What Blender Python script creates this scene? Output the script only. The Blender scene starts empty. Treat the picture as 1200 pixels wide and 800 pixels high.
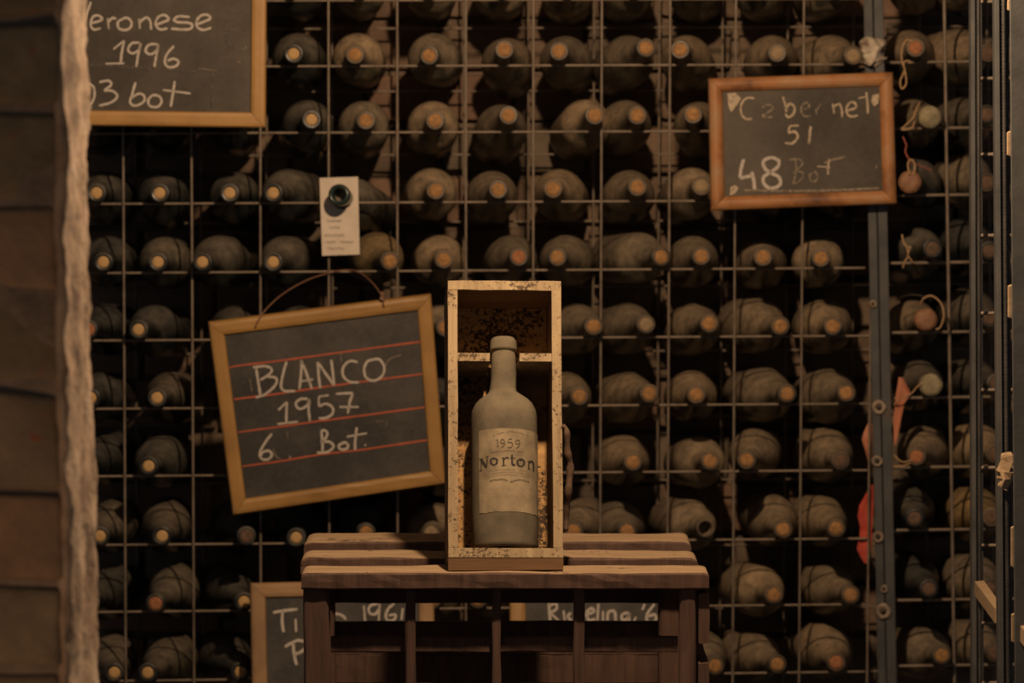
import bpy, bmesh, math, random
from mathutils import Vector, Matrix, Quaternion, noise

random.seed(7)
SC = bpy.context.scene
COL = SC.collection
PI = math.pi
V = Vector

# ------------------------------------------------------------------ camera
FPX, PITCH, CAMZ = 4500.0, math.radians(4.0), 1.6
cam_data = bpy.data.cameras.new('camera')
cam = bpy.data.objects.new('camera', cam_data)
COL.objects.link(cam)
cam.location = (0, 0, CAMZ)
cam.rotation_euler = (PI / 2 - PITCH, 0, 0)
cam_data.sensor_width = 36.0
cam_data.lens = FPX / 1200 * 36
cam_data.clip_start = 0.05
cam_data.clip_end = 60
cam_data.dof.use_dof = True
cam_data.dof.focus_distance = 4.33
cam_data.dof.aperture_fstop = 9.0
SC.camera = cam

# ------------------------------------------------------------------ world, lamps, exposure
w = bpy.data.worlds.new('world')
SC.world = w
w.use_nodes = True
bg = w.node_tree.nodes['Background']
bg.inputs['Color'].default_value = (0.58, 0.70, 0.82, 1)
bg.inputs['Strength'].default_value = 0.10


def point_lamp(name, loc, watts, col, r):
    d = bpy.data.lights.new(name, 'POINT')
    d.energy = watts
    d.color = col
    d.shadow_soft_size = r
    o = bpy.data.objects.new(name, d)
    o.location = loc
    COL.objects.link(o)
    return o


# the cellar's hanging lamp, above the frame between pillar and rack
point_lamp('cellar_lamp', (0.10, 3.91, 2.09), 78.0, (1.0, 0.68, 0.41), 0.025)
# a weak lamp low down on the left, nearer the pillar
point_lamp('low_lamp', (-0.56, 2.45, 0.90), 5.0, (1.0, 0.60, 0.32), 0.06)
# weak unseen fill, added from the camera side, left of the frame
point_lamp('fill_light', (-0.9, 0.8, 1.75), 1.0, (1.0, 0.78, 0.58), 0.12)

SC.view_settings.view_transform = 'Standard'
SC.view_settings.look = 'None'
SC.view_settings.gamma = 1.0
SC.view_settings.exposure = 0.0
SC.view_settings.use_curve_mapping = False

# ------------------------------------------------------------------ projection helpers (used only to place things)
CF = V((0, math.cos(PITCH), -math.sin(PITCH)))
CU = V((0, math.sin(PITCH), math.cos(PITCH)))
CO = V((0, 0, CAMZ))
YR, TR = 5.45, math.tan(math.radians(2.5))   # the rack's front lattice: Y = YR + X*TR


def ray(px, py):
    return V((1, 0, 0)) * ((px - 600) / FPX) + CU * ((400 - py) / FPX) + CF


def atY(px, py, Y, t=0.0):
    d = ray(px, py)
    k = Y / (d.y - d.x * t)
    return CO + d * k


def PR(px, py, dy=0.0):
    return atY(px, py, YR + dy, TR)


def plane_hit(px, py, p0, n):
    d = ray(px, py)
    return CO + d * ((p0 - CO).dot(n) / d.dot(n))


# ------------------------------------------------------------------ materials
def nt(name):
    m = bpy.data.materials.new(name)
    m.use_nodes = True
    t = m.node_tree
    return m, t, t.nodes['Principled BSDF']


def N(t, typ, **kw):
    n = t.nodes.new(typ)
    for k, v in kw.items():
        if k in n.inputs:
            n.inputs[k].default_value = v
        else:
            setattr(n, k, v)
    return n


def coords(t, scale=(1, 1, 1), rnd=True):
    tc = N(t, 'ShaderNodeTexCoord')
    mp = N(t, 'ShaderNodeMapping')
    mp.inputs['Scale'].default_value = scale
    t.links.new(tc.outputs['Object'], mp.inputs['Vector'])
    if rnd:
        oi = N(t, 'ShaderNodeObjectInfo')
        mu = N(t, 'ShaderNodeMath', operation='MULTIPLY')
        mu.inputs[1].default_value = 37.0
        t.links.new(oi.outputs['Random'], mu.inputs[0])
        t.links.new(mu.outputs[0], mp.inputs['Location'])
    return mp.outputs['Vector']


def ramp(t, fac, stops):
    r = N(t, 'ShaderNodeValToRGB')
    e = r.color_ramp.elements
    while len(e) < len(stops):
        e.new(0.5)
    for i, (p, c) in enumerate(stops):
        e[i].position = p
        e[i].color = (c[0], c[1], c[2], 1)
    t.links.new(fac, r.inputs['Fac'])
    return r.outputs['Color']


def noisef(t, vec, scale, detail=4, rough=0.6):
    n = N(t, 'ShaderNodeTexNoise')
    n.inputs['Scale'].default_value = scale
    n.inputs['Detail'].default_value = detail
    n.inputs['Roughness'].default_value = rough
    t.links.new(vec, n.inputs['Vector'])
    return n.outputs['Fac']


def mix(t, fac, a, b, blend='MIX'):
    m = N(t, 'ShaderNodeMix', data_type='RGBA', blend_type=blend)
    if isinstance(fac, (int, float)):
        m.inputs[0].default_value = fac
    else:
        t.links.new(fac, m.inputs[0])
    for i, s in ((6, a), (7, b)):
        if isinstance(s, tuple):
            m.inputs[i].default_value = (s[0], s[1], s[2], 1)
        else:
            t.links.new(s, m.inputs[i])
    return m.outputs[2]


def bump(t, b, fac, strength, dist=0.002):
    bp = N(t, 'ShaderNodeBump')
    bp.inputs['Strength'].default_value = strength
    bp.inputs['Distance'].default_value = dist
    t.links.new(fac, bp.inputs['Height'])
    t.links.new(bp.outputs['Normal'], b.inputs['Normal'])


def mat_noise(name, stops, scale=20, rough=0.8, sc=(1, 1, 1), bmp=0.3, bscale=None, detail=5, metal=0.0, dist=0.002, spec=0.5):
    m, t, b = nt(name)
    vec = coords(t, sc)
    f = noisef(t, vec, scale, detail)
    t.links.new(ramp(t, f, stops), b.inputs['Base Color'])
    b.inputs['Roughness'].default_value = rough
    b.inputs['Metallic'].default_value = metal
    b.inputs['Specular IOR Level'].default_value = spec
    if bmp:
        f2 = noisef(t, vec, bscale or scale * 4, 4)
        bump(t, b, f2, bmp, dist)
    return m


def mat_dusty(name, glass, dust, amount, rough=0.85, streak=None):
    # dark glass under a coat of cellar dust, thicker where the glass faces up
    m, t, b = nt(name)
    vec = coords(t)
    f = noisef(t, vec, 28, 6, 0.65)
    f2 = noisef(t, vec, 260, 3, 0.6)
    g = N(t, 'ShaderNodeNewGeometry')
    sx = N(t, 'ShaderNodeSeparateXYZ')
    t.links.new(g.outputs['Normal'], sx.inputs[0])
    mr = N(t, 'ShaderNodeMapRange')
    mr.inputs['From Min'].default_value = -0.7
    mr.inputs['From Max'].default_value = 0.9
    mr.inputs['To Min'].default_value = -0.35
    mr.inputs['To Max'].default_value = 0.30
    t.links.new(sx.outputs['Z'], mr.inputs['Value'])
    a = N(t, 'ShaderNodeMath', operation='ADD')
    t.links.new(f, a.inputs[0])
    t.links.new(mr.outputs[0], a.inputs[1])
    fac = ramp(t, a.outputs[0], [(0.5 - amount * 0.5, (0, 0, 0)), (0.95 - amount * 0.55, (1, 1, 1))])
    dcol = mix(t, f2, tuple(c * 0.72 for c in dust), tuple(c * 1.2 for c in dust))
    f5 = noisef(t, vec, 60, 5, 0.7)
    dcol = mix(t, 1.0, dcol, ramp(t, f5, [(0.32, (0.42, 0.42, 0.44)), (0.62, (1.12, 1.10, 1.05))]), 'MULTIPLY')
    oi = N(t, 'ShaderNodeObjectInfo')
    dcol = mix(t, 1.0, dcol, mix(t, oi.outputs['Random'], (0.72, 0.74, 0.76), (1.22, 1.15, 1.05)), 'MULTIPLY')
    t.links.new(mix(t, fac, glass, dcol), b.inputs['Base Color'])
    rr = N(t, 'ShaderNodeMapRange')
    rr.inputs['To Min'].default_value = 0.28
    rr.inputs['To Max'].default_value = rough
    t.links.new(fac, rr.inputs['Value'])
    t.links.new(rr.outputs[0], b.inputs['Roughness'])
    bump(t, b, f2, 0.25, 0.001)
    return m


M = {}
DUST = (0.295, 0.228, 0.155)
M['dusty'] = mat_dusty('dusty glass', (0.035, 0.035, 0.026), DUST, 0.85)
M['half'] = mat_dusty('half dusty glass', (0.018, 0.020, 0.018), (0.15, 0.13, 0.105), 0.45, 0.7)
M['clean'] = mat_dusty('dark glass', (0.010, 0.012, 0.012), (0.105, 0.098, 0.088), 0.28, 0.6)
M['lip'] = mat_dusty('dark dusty lip', (0.02, 0.018, 0.014), (0.15, 0.11, 0.07), 0.5, 0.7)
M['greybody'] = mat_dusty('grey dusty glass', (0.04, 0.04, 0.035), (0.20, 0.185, 0.155), 0.9)
M['amber'] = mat_dusty('straw wrapped glass', (0.06, 0.045, 0.02), (0.24, 0.17, 0.085), 0.8)
M['cork_clean'] = mat_noise('tan cork', [(0.3, (0.40, 0.24, 0.095)), (0.7, (0.56, 0.36, 0.15))], 300, 0.75, bmp=0.2)
M['cork'] = mat_noise('aged cork', [(0.3, (0.20, 0.10, 0.035)), (0.7, (0.43, 0.225, 0.08))], 180, 0.85, bmp=0.5)
M['cork_red'] = mat_noise('red stained cork', [(0.3, (0.24, 0.085, 0.035)), (0.7, (0.40, 0.17, 0.07))], 180, 0.8, bmp=0.4)
M['cork_dark'] = mat_noise('dark cork', [(0.3, (0.07, 0.045, 0.03)), (0.7, (0.16, 0.09, 0.055))], 150, 0.85, bmp=0.4)
M['cork_dusty'] = mat_noise('dust covered cork', [(0.3, (0.20, 0.15, 0.085)), (0.7, (0.33, 0.23, 0.13))], 150, 0.9, bmp=0.4)
M['hole'] = mat_noise('dark opening', [(0.3, (0.006, 0.007, 0.007)), (0.7, (0.010, 0.012, 0.012))], 20, 0.6, bmp=0)
M['green'] = mat_noise('dark green glass', [(0.3, (0.012, 0.022, 0.020)), (0.7, (0.025, 0.042, 0.038))], 40, 0.25, bmp=0)
M['wax'] = mat_noise('brown sealing wax', [(0.3, (0.17, 0.08, 0.04)), (0.7, (0.30, 0.155, 0.08))], 120, 0.6, bmp=0.5)
M['palecap'] = mat_noise('pale paper cap', [(0.3, (0.16, 0.135, 0.08)), (0.7, (0.34, 0.29, 0.18))], 90, 0.85, bmp=0.5)
M['rebar'] = mat_noise('steel rod', [(0.3, (0.15, 0.115, 0.085)), (0.62, (0.27, 0.215, 0.165)), (0.8, (0.20, 0.09, 0.045))], 35, 0.55, metal=0.35, bmp=0.2)
M['steel'] = mat_noise('grey painted steel', [(0.3, (0.058, 0.059, 0.060)), (0.6, (0.092, 0.092, 0.090)), (0.8, (0.12, 0.085, 0.06))], 22, 0.6, metal=0.3, bmp=0.2)
M['steel_dark'] = mat_noise('dark steel', [(0.3, (0.030, 0.030, 0.030)), (0.7, (0.085, 0.075, 0.065))], 22, 0.5, metal=0.4, bmp=0.2)
M['weld'] = mat_noise('rusty weld', [(0.3, (0.16, 0.11, 0.075)), (0.7, (0.38, 0.31, 0.24))], 110, 0.6, metal=0.3, bmp=0.6)
M['bolt'] = mat_noise('dark bolt', [(0.3, (0.03, 0.025, 0.02)), (0.7, (0.07, 0.05, 0.035))], 110, 0.5, metal=0.5, bmp=0.3)
M['frame'] = mat_noise('orange varnished wood', [(0.3, (0.27, 0.145, 0.042)), (0.7, (0.44, 0.245, 0.075))], 9, 0.5, sc=(1, 1, 1), bmp=0.15, bscale=120)
M['frame_old'] = mat_noise('worn varnished wood', [(0.30, (0.12, 0.05, 0.022)), (0.5, (0.36, 0.155, 0.05)), (0.68, (0.36, 0.22, 0.12))], 16, 0.55, bmp=0.25, bscale=90)
M['frame_pale'] = mat_noise('pale brown wood', [(0.3, (0.20, 0.11, 0.048)), (0.7, (0.36, 0.215, 0.10))], 12, 0.65, bmp=0.2, bscale=100)
M['twine'] = mat_noise('jute twine', [(0.3, (0.34, 0.20, 0.10)), (0.7, (0.52, 0.34, 0.18))], 300, 0.9, bmp=0.5)
M['twine_red'] = mat_noise('red twine', [(0.3, (0.28, 0.06, 0.045)), (0.7, (0.42, 0.13, 0.09))], 300, 0.9, bmp=0.5)
M['twine_dark'] = mat_noise('dark wire', [(0.3, (0.03, 0.022, 0.015)), (0.7, (0.06, 0.04, 0.03))], 300, 0.6, bmp=0.1)
M['wire'] = mat_noise('rusty wire', [(0.3, (0.12, 0.055, 0.03)), (0.7, (0.22, 0.11, 0.06))], 120, 0.6, bmp=0.3)
M['paper'] = mat_noise('cream paper', [(0.3, (0.56, 0.47, 0.38)), (0.7, (0.68, 0.59, 0.49))], 30, 0.9, bmp=0.1)
M['ink'] = mat_noise('faded ink', [(0.3, (0.20, 0.17, 0.15)), (0.7, (0.36, 0.31, 0.27))], 400, 0.9, bmp=0)
M['ribbon'] = mat_noise('orange red cloth', [(0.35, (0.40, 0.13, 0.07)), (0.65, (0.52, 0.22, 0.13))], 30, 0.9, bmp=0.3)
M['ribbon_red'] = mat_noise('red cloth', [(0.35, (0.42, 0.045, 0.03)), (0.65, (0.56, 0.09, 0.055))], 60, 0.9, bmp=0.6, bscale=500)
M['rag'] = mat_noise('dirty white rag', [(0.35, (0.10, 0.06, 0.035)), (0.5, (0.36, 0.30, 0.23)), (0.7, (0.55, 0.48, 0.38))], 60, 0.9, bmp=0.6)
M['mortar'] = mat_noise('lime mortar', [(0.3, (0.13, 0.095, 0.07)), (0.7, (0.26, 0.19, 0.14))], 30, 0.95, bmp=0.8, dist=0.004)
M['floor'] = mat_noise('earth floor', [(0.3, (0.07, 0.055, 0.04)), (0.7, (0.13, 0.10, 0.08))], 8, 0.9, bmp=0.5)
M['ceiling'] = mat_noise('old plaster ceiling', [(0.3, (0.05, 0.042, 0.034)), (0.7, (0.09, 0.075, 0.06))], 5, 0.95, bmp=0.4)
M['bottle_norton'] = None


def mat_brick(name, lo, hi, spot):
    m, t, b = nt(name)
    vec = coords(t)
    f = noisef(t, vec, 14, 6, 0.65)
    oi = N(t, 'ShaderNodeObjectInfo')
    c1 = ramp(t, f, [(0.3, lo), (0.68, hi)])
    c2 = mix(t, oi.outputs['Random'], (0.80, 0.86, 0.82), (1.15, 0.95, 0.85))
    c3 = mix(t, 1.0, c1, c2, 'MULTIPLY')
    f3 = noisef(t, vec, 45, 3)
    s = ramp(t, f3, [(0.66, (0, 0, 0)), (0.74, (1, 1, 1))])
    t.links.new(mix(t, s, c3, spot), b.inputs['Base Color'])
    b.inputs['Roughness'].default_value = 0.95
    bump(t, b, noisef(t, vec, 90, 5), 0.6, 0.004)
    return m


M['brick'] = mat_brick('worn brick', (0.13, 0.10, 0.068), (0.30, 0.21, 0.135), (0.26, 0.09, 0.05))
M['wallbrick'] = mat_brick('pale wall brick', (0.11, 0.08, 0.06), (0.24, 0.175, 0.13), (0.16, 0.09, 0.06))
M['plaster'] = mat_noise('rough lime crust', [(0.28, (0.14, 0.085, 0.055)), (0.5, (0.36, 0.25, 0.165)), (0.72, (0.55, 0.42, 0.31))], 16, 0.95, bmp=0.8, bscale=70, dist=0.004)


def mat_slate(name, base, smear, amt):
    m, t, b = nt(name)
    vec = coords(t)
    f = noisef(t, vec, 5, 7, 0.7)
    f2 = noisef(t, vec, 160, 3)
    c = ramp(t, f, [(0.40, base), (0.75, tuple(x + (y - x) * amt for x, y in zip(base, smear)))])
    t.links.new(mix(t, f2, c, mix(t, 0.18, c, smear)), b.inputs['Base Color'])
    b.inputs['Roughness'].default_value = 0.8
    bump(t, b, f2, 0.1, 0.001)
    return m


M['slate'] = mat_slate('chalkboard slate', (0.026, 0.025, 0.025), (0.16, 0.14, 0.12), 0.62)
M['slate_warm'] = mat_slate('dusty chalkboard slate', (0.040, 0.035, 0.029), (0.17, 0.14, 0.11), 0.62)


def mat_chalk(name, col, under, cover):
    m, t, b = nt(name)
    vec = coords(t)
    f = noisef(t, vec, 420, 3, 0.7)
    fac = ramp(t, f, [(0.62 - cover * 0.35, (0, 0, 0)), (0.80 - cover * 0.35, (1, 1, 1))])
    t.links.new(mix(t, fac, under, col), b.inputs['Base Color'])
    b.inputs['Roughness'].default_value = 0.95
    return m


M['chalk'] = mat_chalk('white chalk', (0.52, 0.46, 0.40), (0.12, 0.12, 0.10), 0.95)
M['chalk_faint'] = mat_chalk('faint chalk', (0.36, 0.29, 0.21), (0.09, 0.075, 0.06), 0.6)
M['chalk_smear'] = mat_chalk('smeared chalk', (0.14, 0.12, 0.10), (0.05, 0.045, 0.04), 0.5)
M['redline'] = mat_chalk('red ruled line', (0.50, 0.12, 0.06), (0.14, 0.045, 0.03), 0.95)


def mat_wood(name, dark, light, speck=None, thr=0.6, rough=0.75, grain=(1, 14, 14), base_scale=9, spscale=110):
    m, t, b = nt(name)
    vec = coords(t, grain)
    f = noisef(t, vec, base_scale, 7, 0.65)
    c = ramp(t, f, [(0.3, dark), (0.7, light)])
    if speck:
        v2 = coords(t, (1, 1, 1))
        f2 = noisef(t, v2, spscale, 5, 0.75)
        f4 = noisef(t, v2, 17, 2, 0.5)
        ad = N(t, 'ShaderNodeMath', operation='MULTIPLY_ADD')
        ad.inputs[1].default_value = 0.45
        t.links.new(f4, ad.inputs[0])
        t.links.new(f2, ad.inputs[2])
        s = ramp(t, ad.outputs[0], [(thr + 0.18, (0, 0, 0)), (thr + 0.23, (1, 1, 1))])
        c = mix(t, s, c, speck)
    t.links.new(c, b.inputs['Base Color'])
    b.inputs['Roughness'].default_value = rough
    b.inputs['Specular IOR Level'].default_value = 0.3
    bump(t, b, f, 0.35, 0.002)
    return m


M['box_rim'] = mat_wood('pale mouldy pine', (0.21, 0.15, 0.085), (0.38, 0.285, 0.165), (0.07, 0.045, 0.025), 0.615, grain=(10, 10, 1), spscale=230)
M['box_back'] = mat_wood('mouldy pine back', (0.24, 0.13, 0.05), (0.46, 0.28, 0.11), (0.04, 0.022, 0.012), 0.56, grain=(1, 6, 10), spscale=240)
M['box_dark'] = mat_wood('brown box side', (0.12, 0.065, 0.032), (0.21, 0.12, 0.06), None, grain=(1, 12, 12))
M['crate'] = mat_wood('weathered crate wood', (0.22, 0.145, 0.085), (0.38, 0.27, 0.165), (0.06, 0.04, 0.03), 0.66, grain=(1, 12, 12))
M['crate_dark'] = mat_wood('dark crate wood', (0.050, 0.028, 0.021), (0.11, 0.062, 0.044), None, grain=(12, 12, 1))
M['shelfwood'] = mat_wood('pale dusty rail', (0.25, 0.17, 0.10), (0.36, 0.26, 0.16), None)


def mat_norton():
    m, t, b = nt('thick grey dust')
    vec = coords(t)
    f = noisef(t, vec, 22, 6, 0.6)
    f2 = noisef(t, vec, 420, 3, 0.6)
    c = ramp(t, f, [(0.30, (0.085, 0.072, 0.052)), (0.7, (0.20, 0.165, 0.112))])
    f3 = noisef(t, vec, 42, 3, 0.5)
    s = ramp(t, f3, [(0.66, (0, 0, 0)), (0.72, (1, 1, 1))])
    c = mix(t, s, c, (0.10, 0.085, 0.062))
    t.links.new(mix(t, f2, mix(t, 0.25, c, (0.08, 0.07, 0.05)), c), b.inputs['Base Color'])
    b.inputs['Roughness'].default_value = 0.95
    b.inputs['Specular IOR Level'].default_value = 0.15
    bump(t, b, f2, 0.3, 0.0008)
    return m


M['norton'] = mat_norton()
M['label'] = mat_noise('aged paper label', [(0.32, (0.13, 0.102, 0.065)), (0.66, (0.275, 0.215, 0.135))], 38, 0.9, bmp=0.1)
M['print'] = mat_noise('black print', [(0.3, (0.012, 0.010, 0.008)), (0.7, (0.035, 0.028, 0.020))], 300, 0.9, bmp=0)
M['print_faint'] = mat_noise('faded print', [(0.3, (0.045, 0.035, 0.024)), (0.7, (0.10, 0.078, 0.05))], 300, 0.9, bmp=0)


# ------------------------------------------------------------------ object helpers
def empty(name, label=None, cat=None, loc=(0, 0, 0), group=None, rot=None, kind=None):
    o = bpy.data.objects.new(name, None)
    COL.objects.link(o)
    o.location = loc
    o.empty_display_size = 0.05
    if rot is not None:
        o.rotation_mode = 'QUATERNION'
        o.rotation_quaternion = rot
    tag(o, label, cat, group, kind)
    return o


def tag(o, label=None, cat=None, group=None, kind=None):
    if label: o['label'] = label
    if cat: o['category'] = cat
    if group: o['group'] = group
    if kind: o['kind'] = kind
    return o


def link(name, me, mat, parent=None, local=False, label=None, kind=None):
    """link mesh; world-space vertices are moved into the parent's (unrotated) frame unless local."""
    if mat is not None and not me.materials:
        me.materials.append(M[mat])
    o = bpy.data.objects.new(name, me)
    COL.objects.link(o)
    if parent is not None:
        o.parent = parent
        if not local:
            off = V((0, 0, 0))
            q = parent
            while q is not None:
                off += q.location
                q = q.parent
            me.transform(Matrix.Translation(-off))
    if label: o['label'] = label
    if kind: o['kind'] = kind
    return o


def mesh(name, verts, faces, smooth=False):
    me = bpy.data.meshes.new(name)
    me.from_pydata([tuple(v) for v in verts], [], faces)
    bm = bmesh.new()
    bm.from_mesh(me)
    bmesh.ops.recalc_face_normals(bm, faces=bm.faces)
    bm.to_mesh(me)
    bm.free()
    if smooth:
        me.polygons.foreach_set('use_smooth', [True] * len(me.polygons))
    return me


def box_me(size, mat4=None, bevel=0.0, cuts=0, jit=0.0, seed=0, fr=12.0):
    bm = bmesh.new()
    bmesh.ops.create_cube(bm, size=1.0)
    bmesh.ops.scale(bm, vec=V(size), verts=bm.verts)
    if bevel:
        bmesh.ops.bevel(bm, geom=bm.edges[:], offset=bevel, segments=2, profile=0.6, affect='EDGES')
    if cuts:
        es = [e for e in bm.edges if e.calc_length() > max(size) / (cuts + 1)]
        bmesh.ops.subdivide_edges(bm, edges=es, cuts=cuts, use_grid_fill=True)
    if jit:
        for v in bm.verts:
            p = v.co * fr + V((seed * 3.1, seed * 7.7, 0))
            v.co += V((noise.noise(p), noise.noise(p + V((50, 0, 0))), noise.noise(p + V((0, 50, 0))))) * jit
    if mat4 is not None:
        bmesh.ops.transform(bm, matrix=mat4, verts=bm.verts)
    bmesh.ops.recalc_face_normals(bm, faces=bm.faces)
    me = bpy.data.meshes.new('box')
    bm.to_mesh(me)
    bm.free()
    return me


def bx(name, a, b, mat, parent=None, bevel=0.001, local=False, **kw):
    a, b = V(a), V(b)
    me = box_me(tuple(b - a), Matrix.Translation((a + b) / 2), bevel, **kw)
    return link(name, me, mat, parent, local)


def plank_me(length, wid, thk, seg=14, jit=0.0015, seed=0, endround=0.0, arch=0.003):
    """worn plank along x, width along y, thickness along z, origin at its centre."""
    random.seed(seed)
    vs, fs = [], []
    c = min(wid, thk) * 0.10
    hw, ht = wid / 2, thk / 2
    prof = [(-hw + c, -ht), (hw - c, -ht), (hw, -ht + c), (hw, ht - c), (hw - c, ht), (0, ht), (-hw + c, ht), (-hw, ht - c), (-hw, 0), (-hw, -ht + c)]
    n = len(prof)
    us = [i / seg for i in range(seg + 1)]
    if endround:
        ex = [endround * q_ / length for q_ in (0, 0.08, 0.25, 0.5, 0.75, 1.0)]
        us = ex + [u for u in us if ex[-1] < u < 1 - ex[-1]] + [1 - q_ for q_ in reversed(ex)]
    seg = len(us) - 1
    for i, u in enumerate(us):
        x = -length / 2 + length * u
        e = min(u, 1 - u) * length
        s = 1.0
        drop = 0.0
        if endround and e < endround:
            drop = endround * 0.45 * (1 - math.sqrt(max(0, 1 - (1 - e / endround) ** 2)))
        for k, (y, z) in enumerate(prof):
            jy = jit * noise.noise(V((x * 30, k * 3.3, seed)))
            jz = jit * noise.noise(V((x * 24, k * 2.1 + 40, seed)))
            zz = z - (drop if z > 0 else 0)
            vs.append((x, y * s + jy, zz + jz))
    for i in range(seg):
        for k in range(n):
            a = i * n + k
            b = i * n + (k + 1) % n
            fs.append((a, b, b + n, a + n))
    fs.append(tuple(range(n)))
    fs.append(tuple(seg * n + k for k in range(n)))
    me = mesh('plank', vs, fs)
    me['top'] = [i for i in range(seg * n) if i % n in (3, 4, 5)]
    return me


def lathe_me(prof, seg=28, axis='Y'):
    """prof: (r, h) pairs, revolved about `axis`, closed where r==0."""
    vs, fs, rings = [], [], []
    for r, h in prof:
        if r < 1e-6:
            rings.append([len(vs)])
            vs.append((0, h, 0) if axis == 'Y' else (0, 0, h))
        else:
            ring = []
            for k in range(seg):
                a = 2 * PI * k / seg
                ring.append(len(vs))
                vs.append((r * math.cos(a), h, r * math.sin(a)) if axis == 'Y' else (r * math.cos(a), r * math.sin(a), h))
            rings.append(ring)
    for A, B in zip(rings, rings[1:]):
        for k in range(seg):
            k2 = (k + 1) % seg
            if len(A) == 1 and len(B) > 1:
                fs.append((A[0], B[k], B[k2]))
            elif len(B) == 1 and len(A) > 1:
                fs.append((A[k], A[k2], B[0]))
            elif len(A) > 1:
                fs.append((A[k], A[k2], B[k2], B[k]))
    return mesh('lathe', vs, fs, True)


def catmull(pts, n=6):
    if len(pts) < 3:
        return [V(p) for p in pts]
    P = [V(p) for p in pts]
    P = [P[0] * 2 - P[1]] + P + [P[-1] * 2 - P[-2]]
    out = []
    for i in range(1, len(P) - 2):
        a, b, c, d = P[i - 1:i + 3]
        for k in range(n):
            t = k / n
            out.append(0.5 * ((2 * b) + (c - a) * t + (2 * a - 5 * b + 4 * c - d) * t * t + (3 * b - a - 3 * c + d) * t ** 3))
    out.append(P[-2])
    return out


def tube_me(pts, r, seg=6, smooth_n=6, rfun=None):
    P = catmull(pts, smooth_n)
    vs, fs = [], []
    up = V((0.13, 0.9, 0.31)).normalized()
    for i, p in enumerate(P):
        t = (P[min(i + 1, len(P) - 1)] - P[max(i - 1, 0)]).normalized()
        x = t.cross(up).normalized()
        y = t.cross(x)
        up = -y if False else up
        rr = rfun(i / (len(P) - 1)) if rfun else r
        for k in range(seg):
            a = 2 * PI * k / seg
            vs.append(p + (x * math.cos(a) + y * math.sin(a)) * rr)
    for i in range(len(P) - 1):
        for k in range(seg):
            a, b = i * seg + k, i * seg + (k + 1) % seg
            fs.append((a, b, b + seg, a + seg))
    fs.append(tuple(range(seg)))
    fs.append(tuple((len(P) - 1) * seg + k for k in range(seg)))
    return mesh('tube', vs, fs, True)


def stroke_geo(pts2, mapf, width, vs, fs, n=5, jit=0.18, closed=False):
    """flat ribbon along a smoothed 2-D polyline, mapped by mapf to 3-D."""
    P = catmull([V((x, y, 0)) for x, y in pts2], n)
    # resample extra short steps for even jitter
    m = len(P)
    base = len(vs)
    for i, p in enumerate(P):
        t = (P[min(i + 1, m - 1)] - P[max(i - 1, 0)])
        if t.length < 1e-6:
            t = V((1, 0, 0))
        t.normalize()
        nrm = V((-t.y, t.x, 0))
        e = 0.75 if i in (0, m - 1) else 1.0
        a = width / 2 * e * (1 + random.uniform(-jit, jit))
        b = width / 2 * e * (1 + random.uniform(-jit, jit))
        q, r_ = p + nrm * a, p - nrm * b
        vs.append(mapf(q.x, q.y))
        vs.append(mapf(r_.x, r_.y))
    for i in range(m - 1):
        k = base + 2 * i
        fs.append((k, k + 1, k + 3, k + 2))


def word(name, strokes, mapf, width, mat, parent, label=None):
    vs, fs = [], []
    for s in strokes:
        stroke_geo(s, mapf, width, vs, fs)
    me = bpy.data.meshes.new('writing')
    me.from_pydata([tuple(v) for v in vs], [], fs)
    return link(name, me, mat, parent, label=label)


def ell(cx, cy, rx, ry, n=12, a0=0, a1=2 * PI):
    return [(cx + rx * math.cos(a0 + (a1 - a0) * i / n), cy + ry * math.sin(a0 + (a1 - a0) * i / n)) for i in range(n + 1)]


# ------------------------------------------------------------------ the setting
def bricks_on_wall():
    wb = empty('wall_back', kind='structure', loc=(0, 5.765, 0))
    bx('mortar', (-1.9, 5.780, 0), (1.9, 6.0, 2.5), 'mortar', wb, bevel=0)
    variants = [box_me((0.213, 0.05, 0.068), None, 0.006, 1, 0.006, s, 25) for s in range(6)]
    n = 0
    for r in range(0, 15):
        z = 0.715 + r * 0.077
        for c in range(-4, 5):
            x = c * 0.222 + (0.111 if r % 2 else 0) + random.uniform(-.004, .004)
            o = link('brick', variants[n % 6], 'wallbrick', wb, True)
            o.location = (x, 0.018 + random.uniform(-0.004, 0.004), z)
            n += 1
    return wb


bricks_on_wall()
for nm, a, b, mt in (('floor', (-2.6, -1.2, -0.1), (2.6, 6.1, 0), 'floor'), ('ceiling', (-2.6, 1.5, 2.5), (2.6, 6.1, 2.62), 'ceiling')):
    tag(bx(nm, a, b, mt, bevel=0), kind='structure')


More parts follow.
